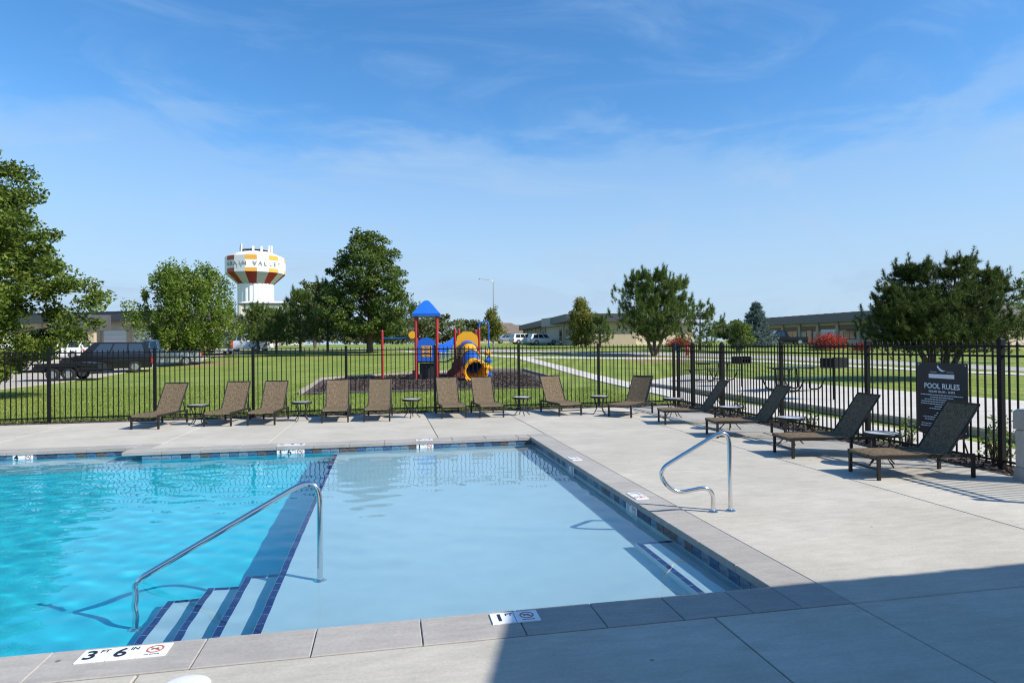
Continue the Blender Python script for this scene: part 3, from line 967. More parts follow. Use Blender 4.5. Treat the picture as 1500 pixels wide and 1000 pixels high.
lounger0 = make_lounger()
LG = 'brown sling loungers around the pool'
L_SPOTS = [
    ((-5.07, 14.91), 80, 'brown sling lounger at the left end of the back row'),
    ((-3.65, 15.02), 83, 'brown sling lounger just right of the leftmost small table'),
    ((-2.73, 14.95), 85, 'brown sling lounger just left of the second small table from the left'),
    ((-1.16, 15.02), 91, 'brown sling lounger just right of the second small table from the left'),
    ((-.23, 14.98), 87, 'brown sling lounger in front of the lone red playground post'),
    ((1.55, 15.15), 92, 'brown sling lounger between the blue playground tower and the yellow tube slide'),
    ((2.44, 15.04), 92, 'brown sling lounger in front of the exit of the yellow tube slide'),
    ((4.34, 14.91), 97, 'brown sling lounger alone between two small tables, right of the playground'),
    ((5.36, 14.27), 44, 'brown sling lounger turned diagonally near the corner of the fences'),
    ((5.82, 12.95), -10, 'dark-backed sling lounger in the right row, farthest from the camera'),
    ((5.90, 10.93), -9, 'dark-backed sling lounger in the right row, second farthest from the camera'),
    ((5.91, 8.77), -7, 'dark-backed sling lounger in the right row, second nearest to the camera'),
    ((5.98, 7.18), -6, 'dark-backed sling lounger nearest the camera, in front of the pool rules sign'),
]
for i, (p, a, lb) in enumerate(L_SPOTS):
    o = lounger0 if i == 0 else copy_tree(lounger0)
    o.location = (p[0], p[1], .004); o.rotation_euler = (0, 0, R(a))
    tag(o, lb, 'lounger', LG)

# ================================================================== side tables
m_top = mat('frosted_table_glass', (.68, .70, .70), .12, var=.06, scale=14)


def make_table():
    root = empty('side_table')
    MB().lathe([(.0, .437), (.212, .437), (.216, .444), (.212, .450), (0, .4505)], 32).build('table_top', m_top, root, True)
    MB().lathe([(.205, .405), (.222, .405), (.226, .42), (.226, .443), (.218, .453), (.2135, .453), (.2135, .436), (.205, .436)], 32).build('rim', m_frame, root, True)
    for k in range(4):
        a = R(45 + 90 * k); c, s = math.cos(a), math.sin(a)
        pts = smooth_path([(.17 * c, .17 * s, .41), (.135 * c, .135 * s, .30), (.10 * c, .10 * s, .19), (.125 * c, .125 * s, .09), (.205 * c, .205 * s, .005)], 4)
        MB().tube(pts, .0105, 7).build('leg', m_frame, root, True)
    MB().lathe([(.085, .19), (.092, .185), (.10, .19), (.092, .20)], 20).build('ring', m_frame, root, True)
    return root


table0 = make_table()
TG = 'small round side tables between the loungers'
T_SPOTS = [((-4.17, 15.5), 'small round side table between the two leftmost loungers'),
           ((-1.95, 15.61), 'small round side table between the third and fourth loungers from the left'),
           ((.58, 15.59), 'small round side table in front of the blue playground tower'),
           ((3.24, 15.37), 'small round side table just right of the tube slide exit'),
           ((5.13, 15.07), 'small round side table left of the lounger turned diagonally'),
           ((6.53, 13.9), 'small round side table by the corner of the fences, right of the diagonal lounger'),
           ((6.71, 11.7), 'small round side table between the two farthest loungers of the right row'),
           ((6.71, 9.75), 'small round side table between the two middle loungers of the right row'),
           ((6.74, 7.75), 'small round side table nearest the camera, beside the pool rules sign')]
for i, (p, lb) in enumerate(T_SPOTS):
    o = table0 if i == 0 else copy_tree(table0)
    o.location = (p[0], p[1], 0); o.rotation_euler = (0, 0, R(17 * i))
    tag(o, lb, 'side table', TG)

# ================================================================== pool rules sign
sg = empty('rules_sign', (FENCE_X - .02, 8.0, .83), R(-90), 'black POOL RULES sign with white lettering fixed to the side fence', 'sign')
m_sign = mat('sign_black', (.016, .018, .022), .5, var=.15, scale=8)
m_wink = mat('white_ink', (.75, .76, .78), .5)
# local x along the panel (seen from the deck), z up, face towards -y
hw, hz = .43, .56
MB().prism([(-hw, -hz + .08), (-.06, -hz - .03), (.06, -hz - .03), (hw, -hz + .08), (hw, hz), (-hw, hz)], 'y', -.006, .006).build('panel', m_sign, sg)
upx = Matrix.Rotation(R(90), 4, 'X')


def sign_text(t, size, z, bold=0., name='lettering', x=0):
    o = link(name, text_mesh(t, size, m_wink, .0008, bold), sg)
    o.matrix_basis = Matrix.Translation((x, -.0075, z)) @ upx
    return o


sign_text('POOL RULES', .108, .215, .002)
sign_text('HOURS 10 AM - 10 PM', .046, .135, .0008)
bird = MB()
bird.prism([(-.075, .50), (-.03, .452), (.02, .43), (.075, .452), (.03, .452), (.0, .465), (-.03, .49), (-.06, .53)], 'y', -.009, -.0062)
bird.build('bird_emblem', m_wink, sg)
bn = MB().box(-.22, .22, -.0085, -.0062, .335, .395)
bn.box(-.20, -.08, -.0085, -.0062, .425, .430).box(.09, .21, -.0085, -.0062, .425, .430)
bn.build('emblem_banner', m_wink, sg)
rl = random.Random(8)
lines = MB()
zz = .085
widths = [.37, .20, .30, .36, .37, .12, .21, None, .09, .13, .33, .30, .14, .36, .37, .22, .12, None, .16]
for w in widths:
    if w is None:
        zz -= .03; continue
    x = -w
    while x < w:
        l = rl.uniform(.018, .06)
        if x + l > w: l = w - x
        if l > .008: lines.box(x, x + l, -.0078, -.0062, zz - .0055, zz + .0055)
        x += l + .008
    zz -= .0335
tag(lines.build('small_print', m_wink, sg), kind=None)
for sx in (-1, 1):
    for z in (hz - .03, -hz + .14):
        MB().lathe([(.010, 0), (.010, .004), (.004, .006)], 10, (0, 0, 0)).build('screw', m_steel, sg).matrix_basis = Matrix.Translation((sx * (hw - .03), -.006, z)) @ upx

# stone post at the right edge
sp_ = empty('stone_post', (7.74, 6.42, 0), R(8), 'beige cast stone post standing on the deck at the right edge', 'post')
m_stone = concrete('cast_stone', (.40, .37, .32), (.50, .47, .41))
MB().bbox(-.16, .16, -.16, .16, 0, .16, .012).build('base', m_stone, sp_)
MB().bbox(-.145, .145, -.145, .145, .163, .62, .012).build('shaft', m_stone, sp_)
MB().bbox(-.16, .16, -.16, .16, .623, .87, .03).build('cap', m_stone, sp_)

# ================================================================== pool house behind the camera (its eave shades the near deck)
m_shingle = mat('shingle', (.07, .065, .06), .9, var=.3, scale=10)
m_stucco = mat('beige_stucco', (.45, .39, .30), .9, var=.08, scale=5, bump=.2)
ph = empty('pool_house', (10, -3, 0), label='shingle-roofed pool house behind the viewer, only its shadow in view', cat='building')
EY, EX, EZ, MS = 1.95, 4.10, 3.20, .257
YB = -6.5


def hp(mb, name, m):
    o = mb.build(name, m, ph); o.matrix_parent_inverse = Matrix.Translation((-10, 3, 0)); return o


def roof_quad(x0, x1, y0, y1, t=.16):
    z = lambda y: EZ + MS * (EY - y)
    v = [(x0, y0, z(y0)), (x1, y0, z(y0)), (x1, y1, z(y1)), (x0, y1, z(y1))]
    v += [(a, b, c - t) for a, b, c in v]
    return v, [(0, 1, 2, 3), (7, 6, 5, 4), (0, 4, 5, 1), (1, 5, 6, 2), (2, 6, 7, 3), (3, 7, 4, 0)]


hp(MB().add(*roof_quad(EX, 18, YB, EY)), 'roof', m_shingle)
rg_ = random.Random(4)
x = EX
k = 0
while x < 13.5:
    w = rg_.uniform(.17, .24)
    hp(MB().box(x + .004, x + w, EY - .12, EY + rg_.uniform(.010, .028), EZ - .012, EZ + .03 - .004 * (k % 3)), 'shingle', m_shingle)
    x += w; k += 1
hp(MB().box(5.0, 17.5, YB + .3, 1.1, 0, EZ - .1), 'wall', m_stucco)

# ================================================================== vegetation
def leaves(c, size, rg, up=.5, aspect=.55):
    """one diamond leaf at each point c"""
    k = len(c)
    n = rg.normal(size=(k, 3)); n[:, 2] = np.abs(n[:, 2]) + up; n /= np.linalg.norm(n, axis=1)[:, None]
    u = np.cross(n, rg.normal(size=(k, 3))); u /= np.linalg.norm(u, axis=1)[:, None] + 1e-9
    w = np.cross(n, u)
    L = size * rg.uniform(.6, 1.35, (k, 1)); W = L * aspect
    fold = n * L * .18
    return np.stack([c - u * L * .5, c + w * W * .5 - fold, c + u * L * .5, c - w * W * .5 - fold], 1).reshape(-1, 3)


def limb(mb, a, b, r0, r1, rg, n=5, sag=.12):
    a, b = np.array(a, float), np.array(b, float)
    mid = (a + b) / 2 + rg.normal(size=3) * .06 * np.linalg.norm(b - a) + np.array([0, 0, sag * np.linalg.norm(b - a)])
    pts = []
    for i in range(n + 1):
        t = i / n
        pts.append(tuple((1 - t) ** 2 * a + 2 * t * (1 - t) * mid + t * t * b))
    mb.tube(pts, [r0 + (r1 - r0) * i / n for i in range(n + 1)], 6, cap=False)


def broadleaf(name, base, H, trunk_h, prof, n_cl, per, leaf, m, bark, label, seed, trunk_r=.16, cl_r=.55, cat='tree', group=None, stems=1, flat_=.7, outer=.45, lean=(0, 0)):
    """prof: radius of the crown at even steps from its bottom to its top"""
    rg = np.random.default_rng(seed)
    root = empty(name, base, 0, label, cat, group)
    t = rg.uniform(0, 1, n_cl * 3)
    pr = np.interp(t, np.linspace(0, 1, len(prof)), prof)
    keep = rg.uniform(0, max(prof), len(t)) < pr + .12 * max(prof)
    t, pr = t[keep][:n_cl], pr[keep][:n_cl]
    k = len(t)
    # ragged outline: the radius wanders with direction and height
    an = rg.uniform(0, 2 * PI, k)
    wob = 1 + .16 * np.sin(an * 3 + t * 9 + seed) + .12 * np.sin(an * 5 - t * 14 + seed * 2)
    rad = pr * wob * np.power(rg.uniform(0, 1, k), outer)
    C = np.stack([rad * np.cos(an) + lean[0] * t, rad * np.sin(an) + lean[1] * t, trunk_h + t * (H - trunk_h) + rg.normal(0, .1, k)], 1)
    cr = cl_r * rg.uniform(.6, 1.3, k)
    idx = np.repeat(np.arange(k), per)
    off = rg.normal(size=(k * per, 3)); off /= np.linalg.norm(off, axis=1)[:, None]
    off *= np.power(rg.uniform(0, 1, (k * per, 1)), .45); off[:, 2] *= flat_
    P = C[idx] + off * cr[idx][:, None]
    link('crown', fast_mesh('crown', leaves(P, leaf, rg), False, m, 4), root)
    tb = MB()
    tops = []
    for s in range(stems):
        a = 2 * PI * s / stems
        sp_r = .12 if stems > 1 else 0
        top = (math.cos(a) * (.8 if stems > 1 else .05) + lean[0] * .6, math.sin(a) * (.8 if stems > 1 else .05) + lean[1] * .6, H * .82)
        limb(tb, (math.cos(a) * sp_r, math.sin(a) * sp_r, -.1), top, trunk_r, trunk_r * .18, rg, 8, 0)
        tops.append(top)
    for i in range(0, k, max(1, k // 46)):
        tp = tops[i % stems]
        f = min(.95, max(.12, (C[i, 2] - trunk_h * .3) / H * .75))
        a = np.array([tp[0] * f, tp[1] * f, tp[2] * f])
        limb(tb, a, C[i], trunk_r * .36 * (1.1 - f), .012, rg, 4, .05)
    tb.build('trunk', bark, root, True)
    return root


def tuft_cloud(C, D, nper, L, W, rg, spread=.75):
    """needles fanning out along twig directions D from points C"""
    k = len(C)
    idx = np.repeat(np.arange(k), nper)
    d = D[idx] + rg.normal(size=(k * nper, 3)) * spread
    d /= np.linalg.norm(d, axis=1)[:, None]
    b = C[idx] + D[idx] * rg.uniform(-.5, .4, (k * nper, 1)) * L
    s = np.cross(d, rg.normal(size=(k * nper, 3))); s /= np.linalg.norm(s, axis=1)[:, None] + 1e-9
    l = L * rg.uniform(.6, 1.2, (k * nper, 1))
    return np.stack([b - s * W, b + s * W, b + d * l], 1).reshape(-1, 3)


def conifer(name, base, H, levels, prof, label, m, bark, seed, z0=.5, nb=7, rise=.35, tufts=9, nper=22, L=.22, W=.012, trunk_r=.14, group=None, stems=((0, 0),), candle=.6, cat='tree', droop=0., shoot=.5, gap=.16):
    """whorled branches that turn up at their ends and carry tufts of needles"""
    rg = np.random.default_rng(seed)
    root = empty(name, base, 0, label, cat, group)
    tb = MB(); C = []; D = []
    for (sx, sy, *sh_) in stems:
        hh = H * (sh_[0] if sh_ else 1.)
        path = lambda f, sx=sx, sy=sy: np.array([sx * f ** .7, sy * f ** .7, f * hh])
        pts = [tuple(path(f)) for f in np.linspace(0, 1, 9)]
        pts[0] = (pts[0][0], pts[0][1], -.1)
        tb.tube(pts, [trunk_r * (1 - .88 * f) for f in np.linspace(0, 1, 9)], 7, cap=False)
        for l in range(levels):
            f = z0 / hh + (1 - z0 / hh) * (l + rg.uniform(0, .7)) / levels
            r = np.interp(f, np.linspace(0, 1, len(prof)), prof) / math.sqrt(len(stems)) ** .6
            a0 = rg.uniform(0, 2 * PI)
            for k in range(nb):
                if rg.uniform() < gap: continue
                a = a0 + 2 * PI * k / nb + rg.normal(0, .25)
                ln = r * rg.uniform(.5, 1.25)
                p = path(f); e = p + np.array([math.cos(a) * ln, math.sin(a) * ln, rise * ln - droop * ln + rg.normal(0, .08)])
                mid = (p + e) / 2 - np.array([0, 0, .10 * ln])
                bp_ = [tuple((1 - t) ** 2 * p + 2 * t * (1 - t) * mid + t * t * e) for t in np.linspace(0, 1, 5)]
                tb.tube(bp_, [.030 * (1 - .75 * t) + .006 for t in np.linspace(0, 1, 5)], 5, cap=False)
                if shoot:
                    up_ = np.array([math.cos(a) * .22, math.sin(a) * .22, 1.]); up_ /= np.linalg.norm(up_)
                    ls = shoot * rg.uniform(.5, 1.3)
                    for q in range(5):
                        C.append(e + up_ * ls * q / 4 + rg.normal(size=3) * .03); D.append(up_)
                for q in range(tufts):
                    t = rg.uniform(.22, 1.0) if q else 1.0
                    c = (1 - t) ** 2 * p + 2 * t * (1 - t) * mid + t * t * e
                    side = rg.normal(size=3) * .16 * (ln + .35) * (1.15 - .55 * t); side[2] *= .6
                    dirn = np.array([math.cos(a) * .6, math.sin(a) * .6, candle]) + rg.normal(size=3) * .35
                    C.append(c + side); D.append(dirn / np.linalg.norm(dirn))
        C.append(path(1.0)); D.append(np.array([0, 0, 1.]))
    V = tuft_cloud(np.array(C), np.array(D), nper, L, W, rg)
    link('crown', fast_mesh('crown', V, False, m, 3), root)
    tb.build('trunk', bark, root, True)
    return root


g_oak = leaf_mat('oak_leaf', (.075, .125, .020), (.20, .26, .050), .38)
g_pear = leaf_mat('pear_leaf', (.085, .155, .020), (.23, .31, .055), .38)
g_maple = leaf_mat('maple_leaf', (.050, .095, .022), (.15, .21, .045), .35)
g_yel = leaf_mat('turning_leaf', (.12, .18, .035), (.30, .27, .06), .38, scale=.9)
g_grn = leaf_mat('fresh_leaf', (.10, .17, .03), (.24, .31, .08), .38)
g_pine = leaf_mat('pine_needle', (.050, .100, .022), (.17, .23, .05), .3, .4)
g_pine2 = leaf_mat('dark_pine_needle', (.022, .046, .015), (.125, .165, .038), .28, .4)
g_blue = leaf_mat('spruce_needle', (.09, .14, .13), (.22, .29, .27), .15, .35)
g_red = leaf_mat('burning_bush_leaf', (.26, .022, .016), (.50, .075, .035), .3, scale=2.)
g_far = leaf_mat('far_leaf', (.07, .11, .035), (.19, .20, .08), .3)


def gz(px, py, Y):
    """foot of a thing seen at px that stands Y away, on the ground"""
    p = at(px, py, Y)
    return (p.x, p.y, tz(p.x, p.y))


TR = 'trees on the lawn beyond the fence'
broadleaf('oak_tree', gz(-126, 500, 24.5), 9.9, .8, [2.6, 4.2, 4.7, 4.7, 4.2, 3.6, 2.9, 2.1, 1.0], 860, 170, .145, g_oak, m_bark, 'large spreading oak tree cut off by the left edge', 11, .24, .50)
broadleaf('pear_tree', gz(274, 533, 53), 7.3, .8, [1.0, 2.6, 3.4, 3.6, 3.5, 3.1, 2.5, 1.6], 520, 60, .20, g_pear, m_bark2, 'multi-stemmed light green ornamental tree over the parked vehicles', 12, .10, .36, stems=4, flat_=1.9)
broadleaf('shade_tree', gz(541, 516, 61), 11.0, 1.4, [1.8, 3.8, 4.3, 4.0, 3.4, 3.2, 2.8, 2.2, 1.1], 420, 70, .26, g_maple, m_bark, 'tall dark green shade tree behind the lone red playground post', 13, .30, .65)
conifer('pine_tree', gz(378, 516, 66), 4.7, 9, [1.8, 2.4, 2.5, 2.2, 1.6, .9, .2], 'dark pine in front of the water tower', g_pine, m_bark, 21, .8, 6, .35, 10, 20, .34, .022, group=TR)
conifer('pine_tree', gz(405, 515, 70), 4.3, 8, [1.8, 2.4, 2.4, 2.0, 1.4, .8, .2], 'lower pine at the right foot of the water tower', g_pine, m_bark, 22, .8, 6, .35, 10, 20, .34, .022, group=TR)
conifer('pine_tree', gz(440, 515, 68), 6.0, 9, [2.0, 2.8, 2.9, 2.5, 1.9, 1.2, .3], 'middle pine of the row left of the tall shade tree', g_pine, m_bark, 23, .9, 6, .35, 11, 20, .34, .022, group=TR)
conifer('pine_tree', gz(480, 514, 65), 6.7, 9, [2.2, 3.0, 3.2, 2.9, 2.2, 1.3, .4], 'dark pine touching the left side of the tall shade tree', g_pine2, m_bark, 24, 1.0, 6, .35, 12, 20, .34, .022, group=TR)
broadleaf('bronze_tree', gz(462, 512, 90), 8.9, 2.0, [1.2, 2.8, 3.2, 2.8, 1.6], 120, 60, .34, g_far, m_bark, 'bronze-tinged tree rising behind the pine row', 25, .2, .7)
broadleaf('young_tree', gz(722, 505, 84), 5.2, 1.0, [.8, 1.5, 1.5, 1.1, .7, .4], 90, 50, .24, g_yel, m_bark2, 'small yellowing tree beside the street lamp', 26, .08, .4, flat_=1.4)
broadleaf('turning_tree', gz(851, 504, 70), 5.3, .5, [.9, 1.5, 1.6, 1.35, 1.0, .5], 170, 60, .20, g_yel, m_bark2, 'yellow-green tree in front of the corner of the middle building', 27, .1, .4, flat_=1.4)
conifer('pine_tree', gz(879, 504, 68), 3.6, 6, [1.4, 1.8, 1.7, 1.2, .7, .15], 'small young pine right of the yellow-green tree', g_pine, m_bark, 28, .2, 6, .3, 8, 20, .30, .02, group=TR)
conifer('pine_tree', gz(958, 522, 50), 7.1, 9, [1.2, 2.4, 3.4, 3.4, 3.0, 2.4, 1.7, 1.0], 'large open-topped pine with bent trunk in front of the middle building', g_pine, m_bark, 29, 1.3, 6, .42, 15, 26, .30, .017, .17, group=TR, stems=((.3, .2), (1.9, -.5, .9), (-1.5, .3, .93)), candle=.9)
conifer('pine_tree', gz(1026, 511, 58), 4.5, 7, [2.0, 2.5, 2.4, 2.0, 1.4, .5], 'low rounded pine behind the red shrub', g_pine, m_bark, 30, .2, 7, .4, 11, 22, .30, .02, group=TR)
conifer('spruce_tree', gz(1108, 507, 64), 4.9, 18, [2.4, 2.2, 1.85, 1.45, 1.0, .55, .1], 'blue-green spruce with pointed top near the right building', g_blue, m_bark, 31, .1, 10, -.02, 14, 18, .26, .026, droop=.1, candle=.15, group=TR, shoot=0)
broadleaf('ash_tree', gz(1084, 507, 52), 2.8, .3, [.6, 1.0, 1.1, .9, .4], 90, 60, .15, g_grn, m_bark2, 'small bright green tree in front of the blue-green spruce', 32, .06, .32)
conifer('pine_tree', gz(1380, 560, 24.5), 5.6, 11, [2.4, 3.2, 3.4, 3.0, 2.5, 2.0, 1.4, .7], 'broad dark pine behind the pool rules sign', g_pine2, m_bark, 33, 1.4, 7, .12, 31, 34, .17, .0095, .15, group=TR, stems=((.9, 0), (-1.4, .4, .95), (3.2, .5, .90), (-2.7, -.2, .72)), candle=.6, shoot=.38, gap=.15)
broadleaf('birch_tree', gz(1512, 540, 36), 6.3, 1.4, [.8, 1.5, 1.6, 1.2, .5], 70, 50, .14, g_grn, m_bark2, 'thin-leaved tree peeping in at the right edge', 34, .07, .4)

# red burning bushes by the buildings
def shrub(name, base, r, h, n, leaf, m, label, seed, cat='shrub', group=None):
    rg = np.random.default_rng(seed)
    root = empty(name, base, 0, label, cat, group)
    d = rg.normal(size=(n, 3)); d /= np.linalg.norm(d, axis=1)[:, None]; d[:, 2] = np.abs(d[:, 2])
    an = np.arctan2(d[:, 1], d[:, 0])
    rad = np.power(rg.uniform(0, 1, (n, 1)), .33) * (1 + .12 * np.sin(an * 4 + seed) + .1 * np.sin(an * 7 + 2 * seed))[:, None]
    P = d * rad * np.array([r, r, h]) + np.array([0, 0, .12])
    link('foliage', fast_mesh('foliage', leaves(P, leaf, rg, .3), False, m, 4), root)
    tb = MB()
    for k in range(9):
        a = rg.uniform(0, 2 * PI); limb(tb, (.05 * math.cos(a), .05 * math.sin(a), -.05), (.6 * r * math.cos(a), .6 * r * math.sin(a), h * .6), .022, .006, rg, 3, .1)
    tb.build('stems', m_bark, root, True)
    return root


SG = 'red autumn shrubs by the buildings'
shrub('red_shrub', gz(996, 509, 62), 1.45, 1.05, 3600, .13, g_red, 'red autumn shrub just right of the open-topped pine', 41, group=SG)
shrub('red_shrub', gz(1214, 514, 55), 1.75, 1.5, 5200, .13, g_red, 'largest red autumn shrub, in front of the right building', 42, group=SG)
shrub('red_shrub', gz(1262, 516, 52), .9, .75, 1600, .12, g_red, 'small red shrub half hidden by the broad dark pine', 43, group=SG)
shrub('red_shrub', gz(1346, 510, 60), .8, 1.5, 1500, .13, g_red, 'upright red shrub glimpsed beneath the broad dark pine', 44, group=SG)
# young green plants in the mulch by the side fence
for i, (x, y, lb) in enumerate(((8.22, 13.9, 'leafy green plant at the side fence behind the farthest table of the right row'), (8.22, 11.3, 'leafy green plant at the side fence by the second farthest lounger'),
                                (8.25, 8.95, 'leafy green plant at the side fence left of the pool rules sign'), (8.25, 7.35, 'leafy green plant at the side fence right of the nearest lounger'))):
    shrub('fence_plant', (x, y, 0), (.16, .15, .14, .24)[i], (.42, .36, .38, .62)[i], (110, 70, 80, 240)[i], .07, g_grn, lb, 50 + i, 'plant', 'young plants along the side fence')

# far-off line of trees on the horizon
far_specs = [(612, 505, 135, 7.0, 5.5), (648, 505, 140, 6.0, 5.5), (690, 505, 150, 5.5, 5), (30, 505, 130, 6.5, 6), (420, 505, 150, 7, 6), (575, 506, 120, 5, 4), (1465, 505, 95, 5.0, 4.0), (1070, 505, 130, 4.5, 4.5), (462, 505, 140, 5.2, 7), (512, 505, 145, 5.6, 7), (556, 505, 150, 4.8, 7), (372, 505, 130, 5, 6)]
far_lb = ['distant bushy tree just right of the tall shade tree', 'distant tree behind the blue playground bridge', 'distant tree behind the yellow slide panel',
          'distant tree behind the large oak at the left edge', 'distant tree behind the row of dark pines', 'distant small tree behind the tall shade tree trunk', 'distant tree at the right edge behind the broad pine', 'distant low tree left of the blue-green spruce', 'distant tree low behind the middle of the pine row', 'distant low tree between the pine row and the shade tree', 'distant low tree right behind the shade tree', 'distant low tree behind the white truck']
for i, (px, py, Y, h_, r_) in enumerate(far_specs):
    broadleaf('distant_tree', gz(px, py, Y), h_, .6, [r_ * .6, r_, r_ * .95, r_ * .8, r_ * .4], 80, 46, .55, g_far, m_bark, far_lb[i], 60 + i, .2, 1.0, group='distant trees on the horizon')

# grass blades on the lawn next to the fence
rg = np.random.default_rng(77)
nb_ = 90000
gx = rg.uniform(-22, 8.9, nb_); gy = 17.1 + 15 * np.power(rg.uniform(0, 1, nb_), 1.4)
keep = ~((gx > 8.0) | ((gy > 24.6) & (gx > -3.6) & (gx < 8.6)) | (gx < -15.4) & (gy > 29))
gx, gy = gx[keep], gy[keep]; k = len(gx)
a = rg.uniform(0, 2 * PI, k); hh = rg.uniform(.03, .075, k); ww = rg.uniform(.006, .014, k)
b0 = np.stack([gx, gy, ter(gx, gy) - .02], 1)
sd = np.stack([np.cos(a) * ww, np.sin(a) * ww, np.zeros(k)], 1)
tp = b0 + np.stack([rg.normal(0, .02, k), rg.normal(0, .02, k), hh + .01], 1)
m_blade = leaf_mat('grass_blade', (.17, .25, .040), (.30, .36, .08), .4, .3, .5)
tag(link('lawn_grass', fast_mesh('lawn_grass', np.stack([b0 - sd, b0 + sd, tp], 1).reshape(-1, 3), False, m_blade, 3)), kind='stuff')

# ================================================================== water tower
m_twhite = mat('tower_white', (.80, .80, .79), .5, var=.03, scale=.5)
m_tgrey = mat('tower_grey', (.42, .44, .46), .5)
m_tor = mat('tower_orange', (.72, .36, .06), .5)
m_tred = mat('tower_red', (.46, .07, .03), .5)
m_tmar = mat('tower_maroon', (.26, .012, .018), .5)
m_tlet = mat('tower_letter_grey', (.22, .22, .24), .5)
TYD = 212.
tp_ = at(374.5, 400, TYD)
tw = empty('water_tower', (tp_.x, tp_.y, tz(tp_.x, tp_.y)), 0, 'white water tower with orange and maroon stripes and grey town lettering', 'water tower')
face = math.atan2(-tp_.y, -tp_.x)                    # looks at the pool
RB = 8.85
zpx = lambda y: at(374.5, y, TYD - RB * .9).z - tw.location.z
z_top, z_w1, z_w0, z_c0 = zpx(366.2), zpx(373.5), zpx(397.5), zpx(413.5)
ZL = zpx(386)
RC = 5.35
NF = 16
phase = face - R(8.7) - PI / NF                        # a painted facet a little left of the centre


def ring(r, z, n=NF): return [(r * math.cos(phase + 2 * PI * k / n), r * math.sin(phase + 2 * PI * k / n), z) for k in range(n)]


def facet(mb, r0, z0, r1, z1, k, mi):
    a, b = phase + 2 * PI * k / NF, phase + 2 * PI * (k + 1) / NF
    P = lambda r, a, z: (r * math.cos(a), r * math.sin(a), z)
    mb.add([P(r0, a, z0), P(r0, b, z0), P(r1, b, z1), P(r1, a, z1)], [(0, 1, 2, 3)], mi)


wall_ = z_w1 - z_w0
zb1, zb2 = z_w0 + wall_ * .24, z_w1 - wall_ * .28
tank = MB()
for k in range(NF):
    s = k % 2 == 0
    orange = 2 if k == 14 else 1
    facet(tank, RC, z_c0, RB, z_w0, k, 3 if s else 4)
    facet(tank, RB, z_w0, RB, zb1, k, orange if s else 0)
    facet(tank, RB, zb1, RB, zb2, k, 0)
    facet(tank, RB, zb2, RB, z_w1, k, orange if s else 0)
    zd = z_w1 + (z_top - z_w1) * .45; rd = RB * (1 - .38 * .45)
    facet(tank, RB, z_w1, rd, zd, k, 5 if s else 0)
    facet(tank, rd, zd, RB * .62, z_top, k, 0)
    facet(tank, RB * .62, z_top, RB * .2, z_top + 1.0, k, 0)
tank.add(ring(RB * .2, z_top + 1.0), [tuple(range(NF))])
tank.build('tank', [m_twhite, m_tor, m_tred, m_tmar, m_tgrey, mat('tower_tan', (.66, .50, .32), .5)], tw)
# fluted column
n = 96; prof = []
cv, cf = [], []
for zi, z in enumerate((-2, z_c0 + .02)):
    for k in range(n):
        a = 2 * PI * k / n; r = RC * (.955 + .045 * abs(math.sin(a * 12)))
        cv.append((r * math.cos(a), r * math.sin(a), z))
for k in range(n): cf.append((k, (k + 1) % n, n + (k + 1) % n, n + k))
MB().add(cv, cf).build('column', m_twhite, tw)
word = 'GRAIN VALLEY'
angs = np.linspace(60.5, -48.5, len(word))
for ch, da in zip(word, angs):
    if ch == ' ': continue
    a = face - R(da) * 1.0
    a = face + R(-da)
    o = link('letter', text_mesh(ch, 1.7, m_tlet, .02, .03), tw)
    rr_ = RB * 1.004
    o.matrix_basis = Matrix.Translation((rr_ * math.cos(a), rr_ * math.sin(a), ZL)) @ Matrix.Rotation(a + R(90), 4, 'Z') @ upx
for k in range(6):
    a = face + R((-70, -55, -8, 20, 58, 70)[k]); r = 4.6 + .4 * (k % 2)
    q = MB(); q.box(-.16, .16, -.30, .30, z_top + .3, z_top + 1.7 + .7 * (k in (1, 4, 5)), M=Matrix.Translation((r * math.cos(a), r * math.sin(a), 0)) @ Matrix.Rotation(a, 4, 'Z'))
    q.build('antenna', m_twhite, tw)
MB().lathe([(4.4, z_top + .9), (4.5, z_top + .9), (4.5, z_top + 1.0), (4.4, z_top + 1.0)], 24).build('antenna_ring', m_tgrey, tw)
MB().lathe([(.8, z_top + .6), (.8, z_top + 1.4), (.2, z_top + 1.7)], 14).build('hatch', m_tred, tw)

# ================================================================== buildings
m_metal = mat('grey_metal_roof', (.085, .085, .09), .85, var=.1, scale=.6, spec=.15)
m_fascia = mat('dark_fascia', (.06, .065, .075), .5)
m_tan = mat('tan_block', (.46, .37, .26), .9, var=.06, scale=.8)
m_tan2 = mat('light_tan_panel', (.56, .47, .35), .9, var=.05, scale=.8)
m_brown = mat('brown_block', (.22, .16, .115), .9, var=.1, scale=1.)
m_wht = mat('white_siding', (.70, .69, .66), .8, var=.04, scale=1.)
m_door = mat('dark_door', (.025, .027, .03), .35)


